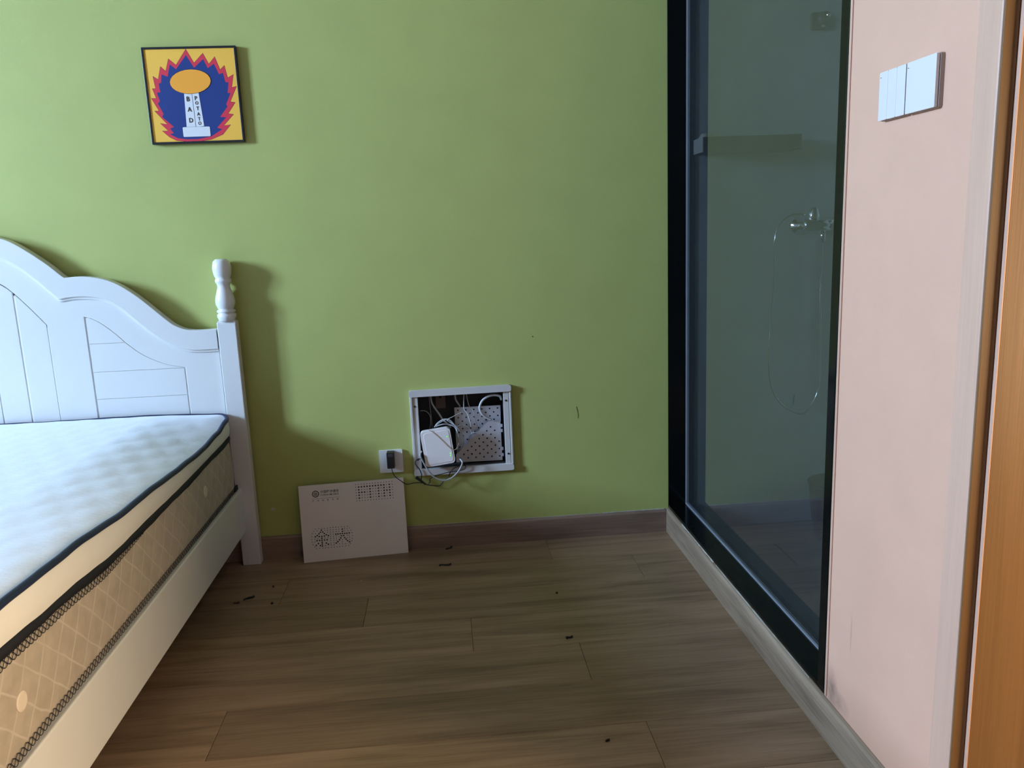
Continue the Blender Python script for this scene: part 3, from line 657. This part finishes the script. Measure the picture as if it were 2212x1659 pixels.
# ------------------------------------------------------------------ wiring box let into the wall
wb_ = thing('wiring_box', (-0.7835, 0.0, 0.2885), 'open recessed low-voltage wiring box with a pale grey frame in the green wall', 'wiring box')
bm = bmesh.new(); x0, x1, z0, z1 = BX
def inner_shell(bm, x0, x1, z0, z1, y0, y1, t):
    box(bm, x0, x1, y1-t, y1, z0, z1); box(bm, x0, x0+t, y0, y1-t, z0, z1); box(bm, x1-t, x1, y0, y1-t, z0, z1)
    box(bm, x0+t, x1-t, y0, y1-t, z0, z0+t); box(bm, x0+t, x1-t, y0, y1-t, z1-t, z1)
inner_shell(bm, x0+0.0008, x1-0.0008, z0+0.0008, z1-0.0008, 0.001, 0.118, 0.0015)
link('steel_case', bm, 'dark', wb_)
tl = math.atan2(0.004, 0.375)
link('top_bar', prism([rot2(rrect(-0.9710, -0.5955, 0.5890, 0.6135, 0.008), (-0.783, 0.601), tl*0.6)], -0.0165, -0.0004), 'grey_plastic', wb_, bevel=0.004, segs=3)
link('bottom_bar', prism([rrect(-0.9700, -0.5960, 0.2885, 0.3130, 0.008)], -0.0165, -0.0004), 'grey_plastic', wb_, bevel=0.004, segs=3)
link('side_bar', B(-0.9600, -0.9405, -0.0090, 0.004, 0.311, 0.591), 'grey_plastic', wb_, bevel=0.001)
link('side_lip', B(-0.9700, -0.9602, -0.0130, -0.0004, 0.311, 0.591), 'grey_plastic', wb_, bevel=0.002)
link('side_bar', B(-0.6255, -0.6065, -0.0090, 0.004, 0.311, 0.591), 'grey_plastic', wb_, bevel=0.001)
link('side_lip', B(-0.6045, -0.5960, -0.0130, -0.0004, 0.311, 0.591), 'grey_plastic', wb_, bevel=0.002)
for x, z in ((-0.9526, 0.552), (-0.6160, 0.5555), (-0.6145, 0.3515), (-0.9526, 0.350)):
    s = link('screw', lathe([(0.0034, -0.0104), (0.0040, -0.0090)], (x, 0, z), 14, axis='y'), 'black_plastic', wb_)
def inside(p, poly, margin):
    x, z = p; c = False; dm = 9
    for i in range(len(poly)):
        (xa, za_), (xb_, zb_) = poly[i-1], poly[i]
        if (za_ > z) != (zb_ > z) and x < (xb_-xa)*(z-za_)/(zb_-za_)+xa: c = not c
        a, b = Vector((xa, za_)), Vector((xb_, zb_)); t = max(0, min(1, (Vector(p)-a).dot(b-a)/(b-a).length_squared)); dm = min(dm, (Vector(p)-a-(b-a)*t).length)
    return c and dm > margin
def perforated(name, poly, ox, oz, y):
    holes = []
    for r in range(-30, 31):
        for c in range(-20, 21):
            p = (ox+0.030*c+(0.015 if r % 2 else 0), oz+0.01435*r)
            if inside(p, poly, 0.0085): holes.append(circle(p[0], p[1], 0.0032, 10))
    return link(name, prism([poly]+holes, y, y+0.0012), 'galv', wb_)
perforated('mounting_plate', [(-0.808, 0.527), (-0.634, 0.526), (-0.635, 0.462), (-0.676, 0.462), (-0.808, 0.335)], -0.660, 0.5012, 0.050)
tri = perforated('bracket_plate', [(-0.6856, 0.4735), (-0.6385, 0.4745), (-0.6365, 0.3195), (-0.8110, 0.3220), (-0.8105, 0.3520)], -0.661, 0.4370, 0.020)
for z in (0.455, 0.436, 0.366, 0.342):
    link('clip', prism([rrect(-0.6440, -0.6315, z-0.006, z+0.006, 0.002)], 0.0150, 0.0196), 'galv', tri)
link('terminal_plate', prism([rrect(-0.877, -0.840, 0.520, 0.588, 0.003), circle(-0.8585, 0.563, 0.005)], 0.085, 0.089), plain('brown_terminal_board', (0.16, 0.12, 0.10), 0.6, linear=True), wb_)

def xyz(pts, y): return [(a, y, b) if len(p) == 2 else (a, p[2], b) for p in pts for a, b in [p[:2]]]
def wire(label, pts, y, r, mat, name='cable', n=8):
    return tag(cable(name, xyz(pts, y), r, mat, n=n), label, 'cable', 'loose cables of the wiring box')
wire('grey-white cable dropping from the box top behind the router', [(-0.8936, 0.587), (-0.8909, 0.5568), (-0.8794, 0.5322), (-0.8651, 0.5099), (-0.8533, 0.4878), (-0.8384, 0.4734), (-0.825, 0.45, 0.05)], 0.030, 0.0032, 'cable_white')
wire('short white cable running down behind the perforated plate', [(-0.8028, 0.587), (-0.801, 0.5602), (-0.7927, 0.5436), (-0.7869, 0.5299, 0.06), (-0.784, 0.50, 0.07)], 0.045, 0.0032, 'cable_white')
wire('thin white cable hanging in front of the perforated plate', [(-0.7693, 0.586), (-0.7719, 0.528), (-0.7611, 0.5087), (-0.7522, 0.4787), (-0.7481, 0.4542)], 0.026, 0.0019, 'cable_white')
wire('thinnest grey wire on the perforated plate', [(-0.7615, 0.585), (-0.7529, 0.5354), (-0.7394, 0.5185), (-0.7307, 0.4804), (-0.7255, 0.4531)], 0.034, 0.0014, 'cable_white')
wire('thickest white cable curled in the top right of the box', [(-0.6310, 0.5540, 0.022), (-0.6350, 0.5660, 0.012), (-0.6430, 0.5730), (-0.6601, 0.5755), (-0.681, 0.5715), (-0.7024, 0.5575), (-0.7139, 0.5343), (-0.7109, 0.5156), (-0.6975, 0.4961, 0.01), (-0.6722, 0.4799, 0.014)], 0.006, 0.0044, 'cable_white', n=10)
wire('white cable looping from router over the bracket plate', [(-0.8855, 0.4674), (-0.8716, 0.4838), (-0.8478, 0.4957), (-0.8274, 0.4918), (-0.8128, 0.4749), (-0.7934, 0.4497), (-0.7806, 0.4222), (-0.7832, 0.3955), (-0.7972, 0.3775)], 0.0, 0.0021, 'cable_white')
wire('inner white cable loop beside the router', [(-0.8804, 0.4674), (-0.8541, 0.4738), (-0.8283, 0.4709), (-0.8057, 0.4575), (-0.8018, 0.4331), (-0.8058, 0.4064)], 0.012, 0.0024, 'cable_white')
wire('thin arched wire reaching from router to the plate holes', [(-0.8803, 0.4689), (-0.8588, 0.4836), (-0.8217, 0.4974), (-0.7792, 0.5136, 0.03)], 0.015, 0.0013, 'cable_white')
wire('pale loop of wire in the dark left side of the box', [(-0.936, 0.520), (-0.915, 0.517), (-0.900, 0.495), (-0.903, 0.455), (-0.918, 0.430)], 0.060, 0.0014, 'cable_white')
wire('straight thin wire hanging in the dark left of the box', [(-0.9005, 0.586), (-0.899, 0.545), (-0.896, 0.49), (-0.894, 0.45)], 0.055, 0.0010, 'cable_white')
wire('dark blue-grey wire crossing behind the diagonal plate edge', [(-0.812, 0.452), (-0.785, 0.462), (-0.758, 0.450), (-0.748, 0.425), (-0.760, 0.40)], 0.036, 0.0014, 'cable_white')
wire('short white wire arching above the diagonal plate edge', [(-0.762, 0.400), (-0.757, 0.418), (-0.742, 0.431), (-0.725, 0.430)], 0.028, 0.0015, 'cable_white')
wire('wide bundle wire curving down behind the router edge', [(-0.838, 0.487), (-0.815, 0.468), (-0.800, 0.435), (-0.795, 0.400), (-0.806, 0.372)], 0.022, 0.0026, 'cable_white')
tag(cable('fibre_cable', xyz([(-0.9076, 0.473), (-0.8834, 0.4532), (-0.857, 0.4252), (-0.8378, 0.4028), (-0.8206, 0.3898), (-0.8075, 0.3956), (-0.7986, 0.4188, -0.03), (-0.803, 0.438, 0.0)], -0.0480), 0.0010, 'cable_tan', n=6), 'thin tan fibre cable crossing the face of the router', 'cable')
tag(cable('patch_cable', xyz([(-0.9380, 0.385, -0.025), (-0.9424, 0.3793), (-0.9371, 0.3617), (-0.9236, 0.3315), (-0.905, 0.3009), (-0.8829, 0.2833), (-0.8601, 0.2764), (-0.834, 0.2827), (-0.8098, 0.3026), (-0.7959, 0.3231), (-0.7898, 0.3414), (-0.7995, 0.3514, -0.035), (-0.812, 0.353, -0.030)], -0.050), 0.0030, plain('grey_cable_sheath', (0.40, 0.41, 0.41), 0.5, linear=True)), 'grey patch cable hanging in a loop below the router', 'cable')

# router
rt = thing('router', (-0.876, -0.031, 0.323), 'white rounded router with green lights hanging tilted in the wiring box', 'router')
RC, RA = (-0.8765, 0.4010), math.radians(6.6)
def rr(a0, a1, b0, b1, r): return rot2(rrect(RC[0]+a0, RC[0]+a1, RC[1]+b0, RC[1]+b1, r, 6), RC, RA)
link('shell', prism([rr(-0.0550, 0.0550, -0.0675, 0.0675, 0.0135)], -0.0450, -0.0175), 'router_white', rt, bevel=0.004, segs=3)
link('face_panel', prism([rr(-0.0440, 0.0490, -0.0600, 0.0600, 0.0100)], -0.0461, -0.0445), 'router_white', rt, bevel=0.0006)
for x, z in ((-0.8400, 0.4410), (-0.8314, 0.3774), (-0.8307, 0.3680)):
    link('indicator_light', lathe([(0.0021, -0.0467), (0.0021, -0.0458)], (x, 0, z), 12, axis='y'), 'led', rt)

# socket, adapter and its cord
so = thing('wall_socket', (-1.052, -0.005, 0.307), 'white square wall socket left of the wiring box', 'socket')
link('face_plate', prism([rrect(-1.0950, -1.0090, 0.3070, 0.3930, 0.003)], -0.0095, -0.0004), 'white_plastic', so, bevel=0.002)
link('rocker_plate', prism([rrect(-1.0865, -1.0175, 0.3155, 0.3845, 0.002)], -0.0102, -0.0090), 'white_plastic', so, bevel=0.0004)
ad = thing('power_adapter', (-1.0515, -0.03, 0.331), 'small black power adapter plugged into the white wall socket', 'adapter')
link('adapter_body', prism([rrect(-1.0650, -1.0380, 0.3315, 0.3915, 0.003)], -0.0420, -0.0108), 'black_plastic', ad, bevel=0.002)
link('adapter_label', prism([rrect(-1.0610, -1.0420, 0.3760, 0.3885, 0.001)], -0.0424, -0.0418), plain('grey_label_print', (0.05, 0.05, 0.052), 0.5, linear=True), ad)
bm = bmesh.new(); tube(bm, smooth_path([(-1.0515, -0.030, 0.333), (-1.0480, -0.029, 0.3150), (-1.0440, -0.028, 0.303), (-1.0340, -0.030, 0.2906), (-1.0172, -0.031, 0.2770), (-1.0075, -0.028, 0.2680), (-0.9972, -0.018, 0.2600), (-0.9699, -0.013, 0.2619), (-0.9415, -0.013, 0.2599), (-0.9213, -0.014, 0.2510), (-0.9032, -0.014, 0.2480), (-0.8800, -0.014, 0.2451), (-0.8662, -0.015, 0.2591), (-0.8441, -0.020, 0.2821), (-0.8355, -0.024, 0.2978), (-0.8216, -0.025, 0.3131), (-0.7952, -0.026, 0.3222), (-0.7820, -0.026, 0.3240), (-0.7777, -0.026, 0.3132), (-0.7859, -0.026, 0.3057), (-0.8069, -0.026, 0.3017), (-0.8381, -0.027, 0.2997), (-0.8642, -0.026, 0.2947), (-0.8930, -0.026, 0.2885), (-0.9118, -0.020, 0.2763), (-0.9139, -0.016, 0.2629), (-0.9200, -0.016, 0.2560)]), 0.0016, 6)
link('adapter_cord', bm, 'black_plastic', ad, smooth=True)
bm = bmesh.new(); tube(bm, [(-0.9640, -0.019, 0.2860), (-0.9560, -0.019, 0.2790), (-0.9450, -0.019, 0.2690), (-0.9300, -0.018, 0.2550)], lambda t: 0.0062-0.0028*t, 10)
plug = tag(link('cord_connector', bm, 'black_plastic'), 'black cord connector dangling below the grey box frame', 'connector')
bm = bmesh.new(); tube(bm, smooth_path([(-0.9330, -0.0185, 0.352), (-0.9406, -0.0185, 0.3548), (-0.9561, -0.0185, 0.3532), (-0.9634, -0.0195, 0.3389), (-0.9482, -0.0215, 0.3137), (-0.9429, -0.0220, 0.2945), (-0.9460, -0.019, 0.2720)]), 0.0019, 6)
tag(link('router_lead', bm, 'black_plastic', smooth=True), 'black lead curling out of the left side of the router', 'cable')

# ------------------------------------------------------------------ steel cover leaning on the wall
BLc = Vector((-1.38982, -0.07219, 0.0012)); U = Vector((0.99723, 0.07439, 0.0)); V = Vector((-0.00827, 0.11092, 0.99379)); N = U.cross(V)
CW, CH = 0.3820, 0.2850
cv = thing('box_cover', BLc+U*CW/2, 'grey steel cover plate with punched holes leaning against the baseboard', 'cover plate')
def onc(a, b, d): return BLc+U*a+V*b-N*d if False else BLc+U*a+V*b+N*d
holes = [circle(a, b, 0.0030, 8) for a, b in BIG] + [circle(a, b, 0.0018, 6) for a, b in SMALL]
ftth = {1: (1, 2, 3, 4, 5, 6, 7, 8, 9, 10, 12), 2: (1, 5, 8, 10, 12), 3: (1, 2, 3, 5, 8, 10, 11, 12), 4: (1, 5, 8, 10, 12), 5: (1, 5, 8, 10, 12)}
for r in range(7):
    for c in range(14):
        big_ = c in ftth.get(r, ())
        holes.append(circle(0.2060+0.1330*c/13, 0.2751-0.0620*r/6, 0.0031 if big_ else 0.0018, 8 if big_ else 6))
sgn = 1.0 if N.y < 0 else -1.0                                       # N points to the room when its y is negative
T = 0.010
link('face_sheet', prism([rect(0, CW, 0, CH)]+holes, 0.0, -0.0016*sgn, fn=onc), 'cover', cv)
bm = bmesh.new()
def slab(bm, a0, a1, b0, b1, d0, d1):
    v = [bm.verts.new(onc(a, b, d)) for a in (a0, a1) for b in (b0, b1) for d in (d0, d1)]
    for f in ((0, 1, 3, 2), (4, 6, 7, 5), (0, 4, 5, 1), (2, 3, 7, 6), (0, 2, 6, 4), (1, 5, 7, 3)): bm.faces.new([v[i] for i in f])
for a0, a1, b0, b1 in ((0, CW, 0, 0.0015), (0, CW, CH-0.0015, CH), (0, 0.0015, 0.0015, CH-0.0015), (CW-0.0015, CW, 0.0015, CH-0.0015)):
    slab(bm, a0, a1, b0, b1, -0.0016*sgn, -T*sgn)
link('folded_edge', bm, 'cover', cv)
bm = bmesh.new(); slab(bm, 0.004, CW-0.004, 0.004, CH-0.004, -0.0070*sgn, -0.0085*sgn)
link('back_liner', bm, 'dark', cv)  # dark sheet added so the punched holes read as shade
PR = 0.0002*sgn
def oncp(a, b, d): return onc(a, b, PR)
lg = link('emblem_ring', prism([circle(0.0597, 0.2527, 0.0126, 28), circle(0.0597, 0.2527, 0.0096, 24)], 0.0, None, fn=oncp), 'ink', cv)
bm = bmesh.new()
for off_, ln, wd in ((-0.0058, 0.0100, 0.0020), (-0.0022, 0.0150, 0.0022), (0.0018, 0.0150, 0.0022), (0.0056, 0.0100, 0.0020)):
    a = math.radians(38); d = Vector((math.cos(a), math.sin(a))); nn = Vector((-d.y, d.x)); c = Vector((0.0597, 0.2527))+nn*off_
    vs_ = [bm.verts.new(onc(*(c+d*s*ln/2+nn*t*wd/2), PR)) for s, t in ((-1, -1), (1, -1), (1, 1), (-1, 1))]; bm.faces.new(vs_)
link('emblem_stripes', bm, 'ink', cv)
def ctext(s, a, b, size, width, mat='ink', bold=0.0):
    return link('lettering', text_bm(s, size, lambda u, v, d: onc(a+u, b+v, PR), width=width, bold=bold), mat, cv)
ctext('中国移动通信', 0.1105, 0.2580, 0.0112, 0.0655, 'ink', 0.00012)
ctext('CHINA MOBILE', 0.1100, 0.2468, 0.0092, 0.0650, 'ink', 0.00008)
bm = bmesh.new(); bm.faces.new([bm.verts.new(onc(a, b, PR)) for a, b in ((0.0465, 0.2346), (0.1440, 0.2346), (0.1440, 0.2354), (0.0465, 0.2354))])
link('rule_line', bm, 'ink_soft', cv)
for i, ch in enumerate('移动信息专家'):
    ctext(ch, 0.0497+0.01765*i, 0.2270, 0.0068, None, 'ink_soft', 0.00008)

# ------------------------------------------------------------------ light switches on the pink wall
def switch(y1, label, keys):
    y0 = y1-0.0855; t = thing('light_switch', (-0.006, (y0+y1)/2, 1.3395), label, 'light switch', 'light switches on the pink wall')
    link('back_plate', prism([rrect(y0, y1, 1.3395, 1.4250, 0.004)], -0.0075, -0.0004, axis='x'), plain('tan_switch_edge', (0.34, 0.26, 0.22), 0.5, linear=True), t)
    w = 0.0835/keys
    for i in range(keys):
        a = y0+0.001+i*w
        kx = link('rocker', prism([rrect(a+0.0002, a+w-0.0002, 1.3405, 1.4240, 0.0022)], -0.0140, -0.0090, axis='x'), 'switch_white', t, bevel=0.0008)
        if i == keys-1: link('indicator_mark', prism([rrect(a+w-0.0065, a+w-0.0025, 1.4145, 1.4156, 0.0003)], -0.01415, -0.0135, axis='x'), 'ink', kx)
    link('rocker_gap', B(-0.0092, -0.0074, y0+0.003, y1-0.003, 1.343, 1.4215), 'black_plastic', t)
switch(-1.4225, 'white light switch split into narrow upright rockers, next to the black frame', 3)
switch(-1.5085, 'white light switch with one wide blank rocker, nearer the orange door', 1)

# ------------------------------------------------------------------ wet room fittings behind the glass
sh = thing('shower_shelf', (0.27, -0.06, 1.41), 'dark wall shelf dimly seen through the smoked glass', 'shelf')
dk = plain('dark_shelf_metal', (0.035, 0.037, 0.038), 0.4, linear=True)
link('shelf_tray', B(0.095, 0.445, -0.105, -0.002, 1.4125, 1.4165), dk, sh, bevel=0.001)
link('front_rail', B(0.095, 0.445, -0.108, -0.1045, 1.4125, 1.4620), dk, sh, bevel=0.001)
link('side_rail', B(0.0935, 0.0968, -0.1045, -0.002, 1.4125, 1.4620), 'grey_plastic', sh)
link('side_rail', B(0.4432, 0.4465, -0.1045, -0.002, 1.4125, 1.4620), dk, sh)
bm = bmesh.new(); prev = None
for i in range(9):
    x = 0.103+0.012*i; h = 0.052+0.010*math.sin(i*1.9)+(0.006 if i < 5 else -0.008); ring = [bm.verts.new((x, y, 1.4168+z)) for y, z in ((-0.095, 0.0), (-0.090, h*0.9), (-0.05, h), (-0.02, h*0.8), (-0.015, 0.0))]
    if prev:
        for k in range(5): bm.faces.new((prev[k], prev[(k+1) % 5], ring[(k+1) % 5], ring[k]))
    else: bm.faces.new(ring)
    prev = ring
bm.faces.new(prev[::-1])
tag(link('cloth_packet', bm, 'vent', smooth=True), 'pale crumpled packet lying in the dark shower shelf', 'packet')
mx = thing('shower_mixer', (0.53, -0.03, 1.11), 'chrome shower mixer with a hose hanging in a long loop behind glass', 'shower mixer')
link('valve_body', lathe([(0.020, -0.06), (0.024, -0.055), (0.024, 0.055), (0.020, 0.06)], (0.5400, -0.060, 1.1480), 24, axis='x'), 'chrome', mx, smooth=True)
link('lever', lathe([(0.020, 0.0), (0.022, 0.02), (0.017, 0.045), (0.010, 0.052)], (0.5200, -0.060, 1.1620), 20), 'chrome', mx, smooth=True)
link('inlet', lathe([(0.028, -0.004), (0.028, -0.010), (0.014, -0.012), (0.014, -0.050)], (0.485, 0, 1.1480), 20, axis='y'), 'chrome', mx, smooth=True)
link('inlet', lathe([(0.028, -0.004), (0.028, -0.010), (0.014, -0.012), (0.014, -0.050)], (0.595, 0, 1.1480), 20, axis='y'), 'chrome', mx, smooth=True)
link('outlet', lathe([(0.010, -0.045), (0.011, 0.0)], (0.5560, -0.060, 1.1300), 16), 'chrome', mx, smooth=True)
link('lever_handle', lathe([(0.007, 0.0), (0.009, 0.03), (0.006, 0.045)], (0.583, -0.085, 1.130), 14), 'chrome', mx, smooth=True)
hose = [(0.5545, 1.10), (0.5538, 0.9581), (0.558, 0.78), (0.5624, 0.6132), (0.5546, 0.5251), (0.5205, 0.4646), (0.4847, 0.4524), (0.4206, 0.4884), (0.3796, 0.5529), (0.363, 0.6591), (0.3687, 0.7969), (0.377, 0.9659), (0.3773, 1.0988), (0.3948, 1.1555), (0.437, 1.1865), (0.4852, 1.188)]
bm = bmesh.new(); tube(bm, smooth_path([(a, -0.060, b) for a, b in hose], 6), 0.0038, 8); link('hose', bm, 'chrome', mx, smooth=True)
hd = thing('shower_holder', (0.54, -0.04, 1.82), 'small dark shower holder high on the wall behind the glass', 'shower holder')
link('holder_plate', prism([rrect(0.512, 0.562, 1.822, 1.880, 0.008)], -0.012, -0.0006), dk, hd, bevel=0.002)
link('holder_cup', lathe([(0.016, -0.025), (0.019, 0.02)], (0.537, -0.045, 1.850), 18), dk, hd, smooth=True)
link('holder_pin', lathe([(0.007, -0.07), (0.007, -0.012)], (0.548, 0, 1.858), 12, axis='y'), 'chrome', hd, smooth=True)
link('holder_tip', lathe([(0.003, 0.0), (0.006, 0.004), (0.004, 0.009)], (0.5316, -0.060, 1.8190), 12), 'chrome', hd, smooth=True)
bn = thing('waste_bin', (0.60, -0.16, 0.0), 'low dark bin on the wet-room floor behind the glass', 'bin')
link('bin_body', lathe([(0.085, 0.0), (0.105, 0.20), (0.100, 0.20)], (0.60, -0.16, 0.001), 28), dk, bn, smooth=False)
link('bin_rim', lathe([(0.104, 0.196), (0.109, 0.199), (0.109, 0.206), (0.100, 0.208)], (0.60, -0.16, 0.001), 28), dk, bn)

# ------------------------------------------------------------------ scraps on the floor, marks on the wall
def scrap(loc, ln, wd, ang, mat, label):
    bm = bmesh.new(); n = 5; prev = None; ca, sa = math.cos(ang), math.sin(ang)
    for i in range(n):
        t = i/(n-1)-0.5; w = wd*(0.6+0.5*random.random()); h = 0.004+0.003*random.random(); bend = 0.08*ln*math.sin(i*1.7)
        ring = []
        for a, z in ((-w/2, 0.0), (-w/2*0.7, h), (w/2*0.7, h*0.8), (w/2, 0.0)):
            u, v = t*ln, a+bend; ring.append(bm.verts.new((loc[0]+u*ca-v*sa, loc[1]+u*sa+v*ca, 0.0002+z)))
        if prev:
            for k in range(4): bm.faces.new((prev[k], prev[(k+1) % 4], ring[(k+1) % 4], ring[k]))
        else: bm.faces.new(ring)
        prev = ring
    bm.faces.new(prev[::-1])
    return tag(link('scrap', bm, mat), label, 'scrap', 'scraps on the plank floor')
scrap((-0.857, -0.030), 0.026, 0.011, 0.7, 'scrap', 'black scrap on the floor right against the back baseboard')
scrap((-0.872, -0.182), 0.044, 0.010, 0.05, 'scrap', 'longest black scrap lying flat right of the steel cover')
scrap((-1.527, -0.337), 0.038, 0.010, 0.6, 'scrap', 'twisted dark scrap in the bed shadow near the post')
scrap((-1.560, -0.368), 0.020, 0.006, 0.2, plain('rust_scrap', (0.10, 0.035, 0.02), 0.7, linear=True), 'small rust-brown scrap in the bed shadow')
scrap((-0.514, -0.764), 0.020, 0.011, 0.3, 'scrap', 'dark crumb on the planks midway to the glass')
scrap((-1.440, -0.390), 0.008, 0.005, 1.0, 'scrap', 'tiny dark crumb below the steel cover')
scrap((-1.462, -0.262), 0.006, 0.005, 2.0, 'scrap', 'tiny dark crumb near the foot of the white post')
scrap((-0.509, -0.473), 0.007, 0.004, 0.0, 'scrap', 'tiny dark crumb in front of the back wall right of the wiring box')
scrap((-0.502, -1.247), 0.010, 0.005, 0.4, 'scrap', 'curled dark crumb at the front of the floor')
scrap((-1.163, -0.270), 0.007, 0.004, 0.4, 'scrap_pale', 'pale crumb on the floor in front of the steel cover')
def mark(pts, w, mat, label, name='paint_scratch'):
    bm = bmesh.new(); tube(bm, [(a, -0.0004, b) for a, b in pts], w, 6); return tag(link(name, bm, mat), label, 'scratch', None)
mark([(-0.352, 0.515), (-0.349, 0.50), (-0.3465, 0.485), (-0.3475, 0.470)], 0.0008, plain('olive_scratch', (0.10, 0.13, 0.05), 0.8, linear=True), 'thin dark scratch in the green paint right of the wiring box')
bm = prism([[(-1.508, 0.193), (-1.502, 0.198), (-1.494, 0.197), (-1.490, 0.191), (-1.497, 0.187), (-1.505, 0.188)]], -0.0010, -0.0001)
tag(link('paint_chip', bm, 'scrap_pale'), 'white paint chip low on the green wall beside the bed post', 'paint chip')
bm = prism([circle(-0.508, 0.788, 0.0018, 7)], -0.0008, -0.0001)
tag(link('paint_speck', bm, M['scrap']), 'tiny dark speck in the middle of the green wall', 'speck')

bm = bmesh.new(); tube(bm, smooth_path([(-0.0004, -1.6825, 0.62), (-0.0004, -1.6822, 0.55), (-0.0004, -1.6828, 0.44), (-0.0004, -1.6823, 0.30), (-0.0004, -1.6826, 0.20)], 4), 0.0007, 5)
tag(link('wall_crack', bm, 'ink_soft'), 'thin dark crack in the pink wall along the door casing', 'crack')
